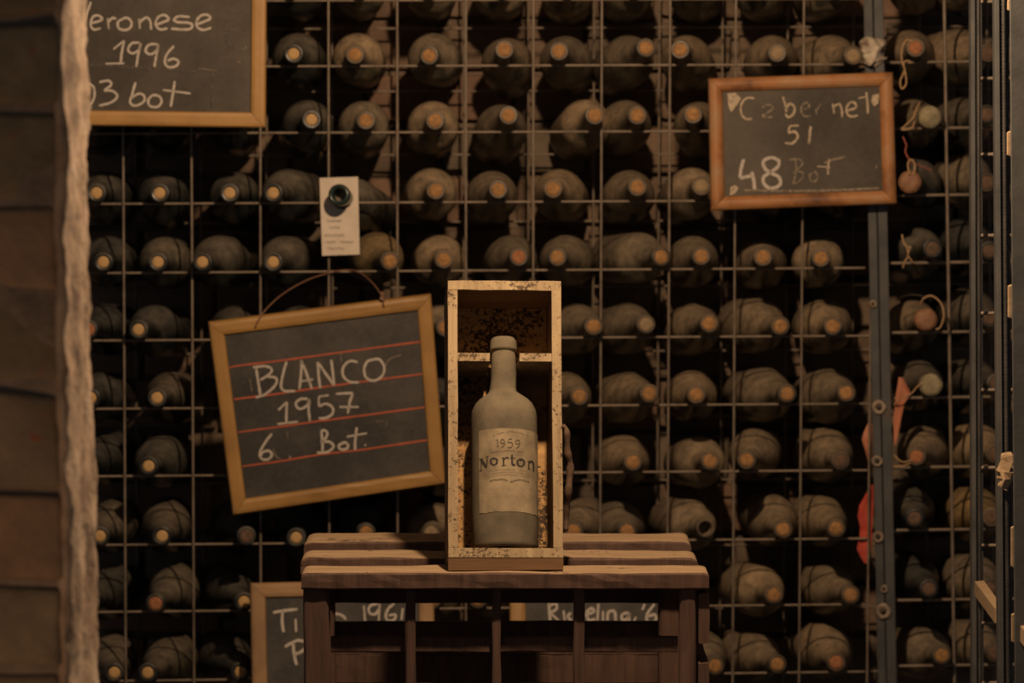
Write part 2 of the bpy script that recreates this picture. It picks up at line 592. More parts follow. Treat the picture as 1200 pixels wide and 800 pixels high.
def pillar():
    X = (77 - 600) / FPX * 3.07
    p = empty('brick_pillar', 'worn brick pillar with a rough lime crust, out of focus at far left', 'pillar', loc=(X - 0.125, 3.16, 0))
    bx('mortar', (X - 0.245, 3.083, 0.0), (X - 0.005, 3.245, 2.5), 'mortar', p, bevel=0, cuts=0)
    joints = [-88, 20, 130, 237, 347, 455, 577, 685, 785, 893]
    for i, (a, b) in enumerate(zip(joints, joints[1:])):
        z1 = atY(40, a, 3.07).z - 0.0045
        z0 = atY(40, b, 3.07).z + 0.0045
        dep = 0.006 if 2 <= i <= 4 else 0.0
        me = box_me((0.24, 0.170, z1 - z0), Matrix.Translation((X - 0.1265, 3.160 + dep, (z0 + z1) / 2)), 0.006, 5, 0.008, i + 3, 18)
        o = link('brick', me, 'brick', p)
        for f in o.data.polygons: f.use_smooth = True
    # courses above and below the frame
    for lo, hi in ((0.0, atY(40, 893, 3.07).z), (atY(40, -88, 3.07).z, 2.5)):
        k = int(round((hi - lo) / 0.075))
        h = (hi - lo) / k
        me = box_me((0.24, 0.170, h - 0.008), None, 0.006, 2, 0.007, 2, 18)
        for j in range(k):
            o = link('brick', me, 'brick', p, True)
            o.location = V((X - 0.124, 3.162, lo + h * (j + 0.5))) - p.location
    # crust of lime on the side facing the rack
    vs, fs = [], []
    nz, ny = 260, 26
    for i in range(nz + 1):
        z = 0.4 + 2.1 * i / nz
        low = max(0, min(1, (1.36 - z) / 0.12))
        R = 0.006 + 0.004 * noise.noise(V((z * 22, 5, 5))) + 0.002 * noise.noise(V((z * 60, 5, 9)))
        for j in range(ny + 1):
            u = j / ny
            k = min(1, u / 0.35)
            th = k * PI / 2
            if u <= 0.35:
                x0, y0 = X - R + R * math.sin(th), 3.0745 + R * (1 - math.cos(th))
                nx_, ny_ = math.sin(th), -math.cos(th)
            else:
                x0, y0, nx_, ny_ = X, 3.0745 + R + (0.172 - R) * (u - 0.35) / 0.65, 1, 0
            q = V((z * 14, y0 * 22, 3))
            d = -0.0012 + 0.0045 * noise.noise(q) + 0.004 * noise.noise(q * 3.1) + 0.002 * noise.noise(q * 8)
            d += low * 0.008 * (max(0, u - 0.3) ** 0.7)
            if d < -0.004: d = -0.004
            if j == 0:
                x0, y0, d = x0 - 0.004, 3.082, 0
            vs.append((x0 + nx_ * d, y0 + ny_ * d, z))
    for i in range(nz):
        for j in range(ny):
            a = i * (ny + 1) + j
            fs.append((a, a + 1, a + ny + 2, a + ny + 1))
    b0 = len(vs)
    for i in (0, nz):
        for j in (0, ny):
            v = vs[i * (ny + 1) + j]
            vs.append((X - 0.01, v[1], v[2]))
    link('lime_crust', mesh('crust', vs, fs, True), 'plaster', p, label='rough pale crust on the side of the pillar')


pillar()

# ------------------------------------------------------------------ the rack
ROWL = [1.5, 78.5, 156.5, 239.0, 320.0, 399.0, 479.0, 558.0, 638.5, 717.0, 798.0, 878.0]     # rod heights at x = 120
ROWR = [-1.5, 75.5, 153.0, 234.5, 314.0, 393.5, 473.0, 551.0, 631.0, 708.0, 787.0, 866.0]    # and at x = 1000
rack = empty('bottle_rack', 'rusty steel lattice rack holding the dusty bottles', 'rack', loc=PR(560, 800).xy.to_3d())


def rebar_me(L, r=0.0018, pitch=0.0042):
    n = int(L / pitch)
    vs, fs = [], []
    S = 6
    for i in range(2 * n + 1):
        x = i * pitch / 2
        rr = r * (1.17 if i % 2 else 0.86)
        for k in range(S):
            a = 2 * PI * k / S + i * 0.25
            vs.append((x, rr * math.cos(a), rr * math.sin(a)))
    for i in range(2 * n):
        for k in range(S):
            a, b = i * S + k, i * S + (k + 1) % S
            fs.append((a, b, b + S, a + S))
    fs.append(tuple(range(S)))
    fs.append(tuple(2 * n * S + k for k in range(S)))
    return mesh('rod', vs, fs, True)


REB = {}


def rod(p, q, parent, mat='rebar', name='rod', r=0.0018):
    L = (q - p).length
    key = (round(L, 2), mat, r)
    if key not in REB:
        REB[key] = rebar_me(L, r)
    o = link(name, REB[key], mat, parent, True)
    d = (q - p).normalized()
    o.rotation_mode = 'QUATERNION'
    o.rotation_quaternion = d.to_track_quat('X', 'Z')
    off = V((0, 0, 0)) if parent is None else parent.location
    o.location = p - off
    return o


def to_z(pa, pb, z):
    t = (z - pa.z) / (pb.z - pa.z)
    return pa + (pb - pa) * t


# verticals of the front lattice (px at y=100 and y=700)
VX = [(60, 61), (144, 147), (224, 227), (305, 305.5), (385, 386), (465.5, 466), (546, 546), (625, 624.5), (705, 703), (785, 782), (862, 859), (941.5, 937)]
for a, b in VX:
    pa, pb = PR(a, 100, -0.0022), PR(b, 700, -0.0022)
    rod(to_z(pa, pb, 0.04), to_z(pa, pb, 2.04), rack)
pa, pb = PR(1108, 100, -0.0022), PR(1117, 700, -0.0022)
rod(to_z(pa, pb, 0.04), to_z(pa, pb, 2.04), rack, r=0.0024)
pa, pb = PR(1018.5, 540, -0.0022), PR(1017, 700, -0.0022)
rod(to_z(pa, pb, 0.04), to_z(pa, pb, 1.30), rack)
pa, pb = PR(1190, 100, -0.0022), PR(1196, 700, -0.0022)
rod(to_z(pa, pb, 0.04), to_z(pa, pb, 2.04), rack, r=0.0024)


def rowy(i, x):
    return ROWL[i] + (ROWR[i] - ROWL[i]) * (x - 120) / 880


RBY = [-6, 72.5, 150, 228.5, 307.5, 389, 465.5, 547, 620.5, 702.5, 779.5, 858]
allrows = list(range(len(ROWL)))
for i in allrows:
    rod(PR(20, rowy(i, 20), 0.0022), PR(1022, rowy(i, 1022), 0.0022), rack)
    rod(PR(1034, RBY[i] + 1, 0.0022), PR(1245, RBY[i] - 2, 0.0022), rack, r=0.0023)
# rows further down to the floor and one above
zz = PR(600, 872).z - 0.096
while zz > 0.06:
    a, b = PR(20, 870), PR(1245, 858)
    rod(V((a.x, a.y + 0.002, zz)), V((b.x, b.y + 0.002, zz + 0.01)), rack)
    zz -= 0.096
for zt in (PR(600, 0).z + 0.097, PR(600, 0).z + 0.194):
    a, b = PR(20, 0), PR(1245, 0)
    rod(V((a.x, a.y + 0.002, zt)), V((b.x, b.y + 0.002, zt)), rack)
# rear lattice, its rods a hand's width lower so the bottles lie level
DB = 0.235
for a, b in VX[1:] + [(1022, 1020), (1104, 1112), (1186, 1192)]:
    f0, f1 = PR(a, 100), PR(b, 700)
    off = V((-0.006, DB, 0))
    pa, pb = f0 + off, f1 + off
    rod(to_z(pa, pb, 0.04), to_z(pa, pb, 2.04), rack)
for i in allrows:
    p = PR(20, rowy(i, 20)) + V((0, DB + .004, -0.037))
    q = PR(1245, rowy(i, 1245)) + V((0, DB + .004, -0.037))
    rod(p, q, rack)

# steel post of the rack, two angle irons back to back with rusty welds
post = empty('steel_post', None, None, loc=(0, 0, 0))
post.parent = rack
post.location = PR(1030, 400, -0.02) - rack.location
postw = PR(1030, 400, -0.02)


def quad_prism(p4, depth):
    """p4: four front corners (TL TR BR BL), pushed back along y by depth."""
    vs = [V(p) for p in p4] + [V(p) + V((0, depth, 0)) for p in p4]
    fs = [(0, 1, 2, 3), (7, 6, 5, 4), (0, 4, 5, 1), (1, 5, 6, 2), (2, 6, 7, 3), (3, 7, 4, 0)]
    me = mesh('prism', vs, fs)
    bm = bmesh.new()
    bm.from_mesh(me)
    bmesh.ops.bevel(bm, geom=bm.edges[:], offset=0.0008, segments=1, affect='EDGES')
    bm.to_mesh(me)
    bm.free()
    return me


def local_link(name, me, mat, parent, worldoff, label=None):
    me.transform(Matrix.Translation(-worldoff))
    return link(name, me, mat, parent, True, label)


def pcol(x0, x1, dy, z0=0.02, z1=2.06):
    """a vertical bar between px columns x0=(top,bottom at y 0/800) and x1."""
    pts = []
    for x, z in ((x0, z1), (x1, z1), (x1, z0), (x0, z0)):
        pts.append(to_z(PR(x[0], 0, dy), PR(x[1], 800, dy), z))
    return pts


for xa, xb, dy, dep in (((1012, 1029), (1022.5, 1038.5), -0.022, 0.003), ((1023.8, 1039.6), (1035, 1051), -0.0225, 0.003)):
    local_link('angle_iron', quad_prism(pcol(xa, xb, dy), dep), 'steel', post, postw)
for xa, xb in (((1021.5, 1037.5), (1022.5, 1038.5)), ((1023.8, 1039.6), (1024.8, 1040.6))):
    local_link('flange', quad_prism(pcol(xa, xb, -0.0188), 0.028), 'steel', post, postw)
for x, y, r in ((1030, 477, 0.0115), (1028, 540, 0.009), (1029, 629, 0.009), (1035, 716, 0.0125), (1023, 356, 0.006), (1036, 690, 0.006)):
    c = PR(x, y, -0.0235)
    prof = [(0, 0), (r * 0.35, 0.0002), (r * 0.55, -0.0022), (r * 0.85, -0.0022), (r, 0.0012), (0, 0.0015)]
    me = lathe_me(prof, 14)
    for v in me.vertices:
        v.co *= 1 + 0.15 * noise.noise(v.co * 300 + V((x, y, 0)))
    me.transform(Matrix.Translation(c))
    wd = local_link('weld', me, 'weld', post, postw)
    me2 = lathe_me([(0, -0.0028), (r * 0.30, -0.0026), (r * 0.36, 0.0), (0, 0.0)], 8)
    me2.materials.append(M['bolt'])
    bo = link('bolt', me2, None, wd, True)
    bo.location = c - postw
    bo.location += V((0, -0.0005, 0))

# ------------------------------------------------------------------ bottles of the rack
def bottle_profile(R=0.0375, L=0.29, sh=0.085, burg=False, op=False, slope=False):
    p = [(0.0095, 0.0012), (0.0120, 0.0), (0.0137, 0.0015), (0.0140, 0.008), (0.0136, 0.0125), (0.0128, 0.0145),
         (0.0128, 0.030), (0.0135, sh * 0.72), (0.0148, sh * 0.9)]
    if op:
        p = [(0.0, 0.03), (0.0088, 0.0295), (0.0092, 0.003)] + p
    else:
        p = [(0.0, 0.0012)] + p
    if burg:
        p += [(0.019, sh + 0.006), (0.0255, sh + 0.02), (0.0315, sh + 0.037), (0.036, sh + 0.056), (R, sh + 0.075)]
    elif slope:
        p += [(0.0175, sh + 0.006), (0.0212, sh + 0.020), (0.0255, sh + 0.036), (0.0300, sh + 0.052), (0.0340, sh + 0.068), (R, sh + 0.088)]
    else:
        p += [(0.0205, sh + 0.004), (0.0285, sh + 0.013), (0.0335, sh + 0.022), (0.0362, sh + 0.032), (R, sh + 0.045)]
    p += [(R, L - 0.008), (R * 0.97, L - 0.002), (R * 0.85, L), (R * 0.5, L - 0.012), (0, L - 0.02)]
    return p


BODY = {}


def body_me(kind, mat):
    k = (kind, mat)
    if k not in BODY:
        pr = {'n': bottle_profile(), 'm': bottle_profile(slope=True, sh=0.070), 'b': bottle_profile(R=0.0405, burg=True), 's': bottle_profile(R=0.033, sh=0.095),
              'o': bottle_profile(op=True)}[kind]
        me = lathe_me(pr, 28)
        me.materials.append(M[mat])
        me.materials.append(M['lip'] if mat in ('dusty', 'greybody', 'amber') else M['clean'])
        for f in me.polygons:
            if f.center.y < 0.0148:
                f.material_index = 1
        BODY[k] = me
    return BODY[k]


CORK = {}


def cork_me(mat, r=0.0094, wob=0):
    k = (mat, r, wob)
    if k not in CORK:
        me = lathe_me([(0, -0.0010), (r * 0.5, -0.0012 + 0.0006 * wob), (r * 0.92, -0.0008), (r, 0.0005), (r, 0.02), (0, 0.02)], 18)
        me.materials.append(M[mat])
        CORK[k] = me
    return CORK[k]


WORD = {'d': 'dusty brown bottle', 'h': 'half-dusty dark bottle', 'c': 'dark glass bottle', 'g': 'grey dusty bottle', 'a': 'straw-brown bottle'}
MATN = {'d': 'dusty', 'h': 'half', 'c': 'clean', 'g': 'greybody', 'a': 'amber'}
CW = {'t': ('clean tan cork', 'cork_clean'), 'o': ('orange-brown cork', 'cork'), 'r': ('reddish cork', 'cork_red'), 'k': ('dark cork', 'cork_dark'),
      'y': ('dust-covered cork', 'cork_dusty'), 'x': ('open neck', None), 'w': ('brown wax seal', 'wax'), 'p': ('pale paper cap', 'palecap')}
ORD = ['', 'first', 'second', 'third', 'fourth', 'fifth', 'sixth', 'seventh', 'eighth', 'ninth', 'tenth', 'eleventh', 'twelfth', 'thirteenth', 'fourteenth', 'fifteenth', 'sixteenth']
# (cork x, cork y, body x, body y, look, cork, shape[, special label])
ROWS = [
    [(345, -17, 350, -10, 'h', 'o', 'n'), (425, -17, 422, -10, 'd', 'o', 'n'), (505, -17, 505, -10, 'd', 'o', 'n'), (590, -18, 588, -10, 'd', 'o', 'n'),
     (665, -18, 665, -8, 'd', 'o', 'n'), (742, -18, 736, -9, 'd', 'o', 'n'), (805, -20, 812, -10, 'd', 'o', 'n'), (880, -20, 888, -10, 'd', 'o', 'n'), (975, -19, 965, -10, 'd', 'o', 'n'),
     (1062, -20, 1070, -14, 'd', 'r', 'n'), (1150, -20, 1125, -18, 'd', 'o', 'n')],
    [(344, 63, 350, 70, 'h', 't', 'n'), (416, 64, 420, 70, 'd', 'o', 'n'), (503, 65, 509, 70, 'd', 'o', 'n'), (591, 58, 594, 74, 'd', 'o', 'n'),
     (655, 60, 662, 72, 'd', 'o', 'n'), (757, 56, 737, 71, 'd', 'o', 'n'), (797, 58, 804, 71, 'd', 'o', 'n'), (911, 62, 905, 71, 'd', 'y', 'n'),
     (1000, 65, 976, 73, 'd', 'y', 'b'), (1073, 56, 1066, 65, 'd', 'r', 'n'), (1158, 62, 1126, 66, 'd', 'k', 'b')],
    [(365, 140, 360, 149, 'h', 't', 'n'), (429, 141, 426, 150, 'd', 'o', 'n'), (510, 141, 507, 150, 'd', 'o', 'n'), (596, 135, 588, 152, 'd', 'o', 'n'),
     (697, 135, 684, 149, 'd', 'o', 'n'), (747, 135, 734, 147, 'd', 'o', 'n'), (812, 134, 819, 149, 'd', 'o', 'n'),
     (1090, 137, 1072, 146, 'd', 'p', 'n'), (1157, 134, 1130, 146, 'h', 'k', 'b')],
    [(113, 226, 124, 232, 'c', 't', 'n'), (187, 226, 192, 234, 'c', 't', 'n'), (269, 226, 276, 233, 'c', 't', 'n'), (320, 226, 340, 229, 'h', 't', 'n'),
     (397, 228, 421, 243, 'h', 'x', 'o', 'open green-necked bottle that wears the paper tag'), (511, 223, 505, 228, 'd', 'o', 'n'),
     (584, 222, 577, 230, 'd', 'o', 'n'), (648, 221, 655, 228, 'd', 'o', 'n'), (747, 219, 738, 229, 'd', 'o', 'n'), (822, 218, 809, 228, 'd', 'y', 'n'),
     (1066, 213, 1076, 216, 'h', 'w', 's'), (1157, 214, 1133, 212, 'd', 'k', 'b')],
    [(121, 307, 128, 307, 'c', 't', 'n'), (185, 307, 194, 308, 'h', 't', 'n'), (237, 307, 259, 306, 'h', 't', 'n'), (320, 307, 336, 307, 'h', 't', 'n'),
     (457, 306, 440, 302, 'a', 'o', 'n'), (520, 304, 515, 306, 'd', 'o', 'n'), (608, 301, 600, 305, 'd', 'r', 'n'), (653, 301, 662, 305, 'd', 'o', 'n'),
     (775, 301, 739, 303, 'd', 'o', 'n'), (822, 300, 813, 306, 'd', 'o', 'n'), (894, 301, 892, 308, 'd', 'o', 'n'), (962, 302, 958, 307, 'd', 'o', 'n'),
     (1093, 291, 1072, 298, 'h', 'k', 'n'), (1160, 294, 1134, 291, 'c', 'k', 'b')],
    [(103, 386, 122, 386, 'c', 'r', 'n'), (162, 386, 184, 388, 'c', 't', 'n'), (268, 387, 275, 388, 'c', 't', 'n'), (345, 387, 352, 389, 'c', 't', 'n'), (522, 384, 512, 388, 'd', 'o', 'n'), (696, 382, 678, 386, 'd', 'o', 'n'),
     (757, 380, 737, 385, 'd', 'y', 'n'), (831, 379, 815, 385, 'd', 'o', 'n'), (915, 382, 890, 382, 'd', 'o', 'b'), (976, 382, 967, 383, 'd', 'o', 'b'),
     (1085, 374, 1070, 381, 'd', 'w', 'n'), (1160, 373, 1138, 371, 'h', 'k', 'b')],
    [(106, 466, 120, 466, 'c', 't', 'n'), (184, 466, 199, 466, 'h', 't', 'n'), (679, 464, 664, 466, 'd', 'o', 'n'),
     (761, 461, 738, 466, 'd', 'o', 'n'), (816, 462, 811, 464, 'd', 'o', 'n'), (923, 461, 898, 463, 'd', 'o', 'b'), (992, 460, 973, 464, 'd', 'o', 'b'),
     (1091, 451, 1078, 452, 'h', 'p', 'n'), (1168, 449, 1140, 452, 'c', 'k', 'b')],
    [(98, 547, 118, 540, 'c', 't', 'n'), (174, 546, 190, 541, 'h', 't', 'n'), (742, 541, 732, 540, 'd', 'o', 'n'), (832, 540, 818, 542, 'd', 'o', 'n'),
     (875, 539, 883, 533, 'd', 'o', 'n'), (985, 540, 970, 534, 'd', 'k', 'b'), (1074, 535, 1081, 530, 'd', 'r', 'n'), (1166, 532, 1146, 529, 'd', 'k', 'b')],
    [(117, 628, 128, 619, 'h', 't', 'n'), (190, 628, 195, 619, 'h', 't', 'n'), (289, 628, 281, 621, 'c', 'k', 'n'), (347, 630, 352, 620, 'c', 't', 'n'),
     (429, 624, 425, 618, 'c', 'o', 'n'), (505, 624, 508, 618, 'd', 'y', 'n'), (583, 624, 588, 616, 'd', 'o', 'n'), (672, 622, 681, 616, 'd', 'o', 'n'), (735, 622, 726, 618, 'd', 'o', 'n'),
     (827, 619, 806, 615, 'd', 'x', 'o'), (918, 620, 906, 611, 'd', 'o', 'n'), (980, 619, 965, 612, 'd', 'o', 'n'), (1072, 607, 1066, 600, 'h', 'k', 'n'),
     (1162, 606, 1143, 603, 'a', 'k', 'b')],
    [(104, 706, 126, 697, 'c', 't', 'n'), (182, 707, 202, 695, 'h', 'r', 'n'), (286, 705, 270, 696, 'c', 't', 'n'), (430, 703, 425, 697, 'd', 'o', 'n'),
     (506, 703, 510, 696, 'd', 'o', 'n'), (560, 702, 570, 695, 'd', 'o', 'n'), (674, 701, 668, 694, 'd', 'o', 'n'), (745, 700, 742, 694, 'd', 'o', 'n'),
     (907, 697, 886, 692, 'd', 'o', 'n'), (997, 697, 974, 692, 'd', 'o', 'n'), (1089, 690, 1072, 681, 'c', 'k', 'n'), (1160, 690, 1142, 683, 'd', 'k', 'b')],
    [(134, 788, 131, 776, 'h', 't', 'n'), (173, 788, 194, 778, 'h', 't', 'n'), (282, 787, 268, 776, 'c', 't', 'n'), (350, 787, 352, 776, 'c', 't', 'n'), (838, 780, 824, 770, 'd', 'o', 'n'),
     (911, 778, 886, 771, 'd', 'o', 'n'), (980, 776, 968, 764, 'd', 'r', 'b'), (1104, 768, 1081, 765, 'd', 'o', 'n'), (1166, 765, 1144, 758, 'd', 'k', 'b')],
    [(130, 868, 131, 858, 'c', 't', 'n'), (180, 868, 194, 858, 'c', 't', 'n'), (900, 856, 890, 850, 'd', 'o', 'n'), (975, 856, 968, 847, 'd', 'r', 'b')],
]
ROWNAME = ['cut-off top row', 'first full row', 'second row', 'third row', 'fourth row', 'fifth row', 'sixth row', 'seventh row', 'eighth row', 'ninth row', 'lowest row', 'row below']
HIDDEN = [(x, y, 'behind the Veronese chalkboard') for y in (-17, 63, 140) for x in (115, 190, 268)] + [(x, y, 'behind the Cabernet chalkboard') for y in (136, 221) for x in (895, 968)] \
    + [(x, y, 'behind the BLANCO chalkboard') for y in (466, 546) for x in (352, 425, 505)] + [(425, 387, 'behind the BLANCO chalkboard')]  # unseen bottles, added to block lamp light from the back wall
for x, y, wh in HIDDEN:
    lip = PR(x, y, -0.034)
    d = (PR(x + 6, y + 7, 0.115) - lip).normalized()
    e = empty('wine_bottle', 'dark glass bottle added unseen ' + wh, 'bottle', lip, 'bottles added unseen ' + wh, d.to_track_quat('Y', 'Z'))
    link('glass_body', body_me('n', 'clean'), None, e, True)
    link('cork', cork_me('cork_clean', 0.0084), None, e, True)
for ri, row in enumerate(ROWS):
    if ri == 11:
        continue
    left = [b for b in row if b[0] < 1020]
    right = [b for b in row if b[0] >= 1020]
    for bi, b in enumerate(row):
        cx, cy, bxx, byy, look, ck, shp = b[:7]
        lip = PR(cx, cy, -0.034)
        bod = PR(bxx, byy, 0.115)
        if len(b) > 7: lip = PR(cx, cy, -0.050)
        d = (bod - lip).normalized()
        # keep the neck on its rod and the heel on the rear one
        d = V((max(-0.22, min(0.22, d.x)), 1, d.z)).normalized()
        q = d.to_track_quat('Y', 'Z')
        roll = Quaternion(d, random.uniform(-3, 3))
        if b in left:
            n = left.index(b) + 1
            if n > len(left) / 2 + 1:
                place = '%s left of the post' % ('next' if n == len(left) else ORD[len(left) - n + 1])
            else:
                place = '%s from the left' % ORD[n]
        else:
            place = 'just right of the post' if right.index(b) == 0 else 'behind the steel bars at right'
        cw, cm = CW[ck]
        lab = b[7] if len(b) > 7 else '%s, %s, %s, %s' % (WORD[look], cw, ROWNAME[ri], place)
        if shp == 'n' and (cx > 545 or (cx < 300 and cy > 350)) and (int(cx) + int(cy)) % 4: shp = 'm'
        e = empty('wine_bottle', lab, 'bottle', lip, 'bottles lying in the rack', roll @ q)
        link('glass_body', body_me(shp, MATN[look] if len(b) < 8 else 'half'), None, e, True)
        if cm:
            if ck in 'wp':
                r = 0.0165
                me = lathe_me([(0, -0.004), (r * 0.6, -0.0045), (r * 0.95, -0.002), (r, 0.003), (r * 0.98, 0.016), (0.0135, 0.022), (0, 0.022)], 20)
                for v in me.vertices:
                    v.co += v.normal * 0.0012 * noise.noise(v.co * 160 + V((cx, 0, 0)))
                me.materials.append(M[cm])
                link('seal' if ck == 'w' else 'paper_cap', me, None, e, True)
            else:
                link('cork', cork_me(cm, 0.0084 if ck == 't' else 0.0098), None, e, True)
        elif len(b) > 7:
            me = lathe_me([(0.0088, 0.02), (0.009, 0.001), (0.0125, -0.0012), (0.0152, 0.0012), (0.0156, 0.008), (0.015, 0.015), (0.0134, 0.017), (0.0134, 0.06)], 24)
            me.materials.append(M['green'])
            link('green_neck', me, None, e, True)

# ------------------------------------------------------------------ chalkboards
def chalkboard(label, cor, dys, fw, fmat, smat, thick=0.016, group='chalkboards naming the wines', rnd=False):
    P = [PR(x, y, dy) for (x, y), dy in zip(cor, dys)]
    n = (P[1] - P[0]).cross(P[3] - P[0]).normalized()
    if n.y > 0:
        n = -n
    c = sum(P, V((0, 0, 0))) / 4
    e = empty('chalkboard', label, 'chalkboard', (c.x, c.y, min(p.z for p in P)), group)
    # force corners to one plane
    P = [plane_hit(x, y, c, n) for (x, y) in cor]
    Z = sum(((P[i] - P[(i + 1) % 4]).length for i in range(4)))
    def inner(i, wd):
        a = (P[(i + 1) % 4] - P[i]).normalized()
        b = (P[(i - 1) % 4] - P[i]).normalized()
        s = math.sqrt(max(1e-4, 1 - a.dot(b) ** 2))
        return P[i] + (a + b) * (wd / s)
    I = [inner(i, fw) for i in range(4)]
    for i in range(4):
        j = (i + 1) % 4
        a, b, c2, d = P[i], P[j], I[j], I[i]
        t = (b - a).normalized()
        gap = 0.0003
        a2, b2, c3, d2 = a + t * gap, b - t * gap, c2 - t * gap, d + t * gap
        m = 10
        vs, fs = [], []
        h = thick
        # cross-section: outer edge low, rounded front, inner edge
        prof = [(0.0, -h), (0.0, -0.0035), (0.10, -0.0008), (0.3, 0.0), (0.72, 0.0), (0.93, -0.0012), (1.0, -0.004), (1.0, -h)]
        if rnd:
            prof = [(0.0, -h), (0.0, -0.006), (0.10, -0.0025), (0.3, -0.0003), (0.5, 0.0), (0.72, -0.001), (0.92, -0.004), (1.0, -0.0075), (1.0, -h)]
        for k in range(m + 1):
            u = k / m
            po, pi_ = a2.lerp(b2, u), d2.lerp(c3, u)
            for (s, z) in prof:
                j1 = noise.noise(V((k * 0.9, s * 4, i * 7 + cor[0][0]))) * 0.0005
                vs.append(po.lerp(pi_, s) + n * (z + j1))
        q = len(prof)
        for k in range(m):
            for l in range(q):
                x0, x1 = k * q + l, k * q + (l + 1) % q
                fs.append((x0, x1, x1 + q, x0 + q))
        fs.append(tuple(range(q)))
        fs.append(tuple(m * q + l for l in range(q)))
        link('frame_rail', mesh('rail', vs, fs), fmat, e)
    # slate panel, recessed
    rec = -0.0055 if not rnd else -0.008
    J = [inner(i, fw * 0.85) for i in range(4)]
    vs = [p + n * rec for p in J] + [p + n * (rec - 0.006) for p in J]
    fs = [(0, 1, 2, 3), (4, 5, 6, 7), (0, 4, 5, 1), (1, 5, 6, 2), (2, 6, 7, 3), (3, 7, 4, 0)]
    link('slate_panel', mesh('slate', vs, fs), smat, e)
    surf = P[0] + n * (rec + 0.0006)
    def mp(px, py):
        return plane_hit(px, py, surf, n)
    return e, mp, n, P


def zmap(mp, ox, oy, s):
    return lambda x, y: mp(ox + x / s, oy + y / s)


# --- BLANCO
eB, mpB, nB, PB = chalkboard('tilted chalkboard reading BLANCO 1957 with red ruled lines, hung by a wire', [(244, 378), (505, 345), (522, 567), (273, 604)],
                             (-0.075, -0.075, -0.06, -0.06), 0.0205, 'frame', 'slate')
z = zmap(mpB, 280, 390, 4.705)
for ln in ([(-52, 190), (0, 180), (230, 152), (450, 122), (700, 88), (1010, 47)], [(-25, 366), (0, 362), (230, 333), (450, 300), (700, 266), (1020, 224)],
           [(-5, 547), (230, 516), (450, 485), (700, 452), (1035, 408)], [(20, 735), (230, 706), (450, 670), (700, 640), (1050, 588)]):
    word('ruled_line', [ln], z, 9, 'redline', eB, 'red ruled line')
z2 = zmap(lambda a, b: mpB(a, b) + nB * 0.0004, 280, 390, 4.705)
LT = {
    'BLANCO': [[(78, 190), (140, 183), (178, 195), (178, 215), (150, 240), (118, 258)], [(95, 195), (105, 260), (118, 340)], [(150, 240), (200, 245), (208, 270), (185, 305), (140, 340), (92, 355)],
               [(262, 158), (250, 200), (238, 250), (232, 290), (240, 312), (258, 320), (310, 320)],
               [(342, 150), (345, 200), (333, 310)], [(342, 150), (375, 230), (402, 308)], [(335, 268), (408, 255)],
               [(435, 160), (440, 240), (448, 305)], [(435, 160), (490, 240), (525, 288)], [(508, 148), (518, 220), (525, 290)],
               [(655, 160), (610, 155), (575, 190), (575, 235), (610, 268), (662, 272)],
               [(750, 145), (710, 155), (690, 200), (705, 250), (750, 262), (790, 235), (802, 190), (780, 150), (745, 142)]],
    '1957': [[(218, 425), (265, 380)], [(265, 380), (262, 440), (262, 495)], [(212, 502), (325, 488)],
             [(378, 362), (335, 365), (313, 392), (335, 418), (375, 400), (388, 362)], [(388, 362), (385, 420), (390, 485)],
             [(495, 343), (440, 350)], [(440, 350), (440, 400)], [(440, 405), (480, 390), (515, 410), (515, 445), (480, 468), (440, 470)],
             [(535, 335), (590, 332), (628, 330)], [(628, 330), (610, 385), (600, 445)], [(555, 408), (660, 408)]],
    '6 Bot.': [[(182, 555), (140, 610), (115, 665), (130, 695), (165, 695), (182, 670), (165, 650), (135, 655), (120, 675)],
               [(450, 545), (470, 535), (488, 555), (470, 590), (450, 600)], [(455, 545), (460, 600), (462, 650)], [(460, 600), (500, 600), (522, 625), (490, 655), (430, 660)],
               [(575, 605), (550, 620), (560, 640), (590, 640), (602, 620), (590, 605), (570, 605)],
               [(650, 520), (642, 580), (640, 645)], [(595, 572), (705, 553)], [(692, 616), (700, 619)], [(278, 683), (284, 685)]],
}
for k, s in LT.items():
    word('chalk_word', s, z2, 13.5, 'chalk', eB)
word('chalk_smear', [[(805, 190), (830, 145), (895, 120)], [(190, 640), (205, 680), (235, 695)], [(560, 105), (565, 160)], [(755, 487), (800, 485)], [(815, 485), (812, 510)],
                     [(60, 250), (72, 320)], [(265, 545), (270, 585)]], z2, 6, 'chalk_faint', eB)
# wire loop over the lattice rod
def Wp(px, py, dy): return PR(px, py, dy)
wire = [plane_hit(299, 384, PB[0] + nB * 0.001, nB), plane_hit(303, 375, PB[0] + nB * 0.003, nB), Wp(312, 362, -0.072), Wp(332, 344, -0.055), Wp(360, 328, -0.03), Wp(385, 320, -0.008), Wp(403, 316.5, 0.0015),
        Wp(420, 318.5, -0.008), Wp(436, 331, -0.035), Wp(447, 346, -0.068), plane_hit(449, 355, PB[0] + nB * 0.003, nB), plane_hit(450, 360, PB[0] + nB * 0.001, nB)]
link('wire_loop', tube_me(wire, 0.0011, 6), 'wire', eB)
me = box_me((0.006, 0.004, 0.012), Matrix.Translation(plane_hit(448, 347, PB[0] + nB * 0.002, nB)), 0.001, 1, 0.002, 4, 200)
link('wire_knot', me, 'wire', eB)

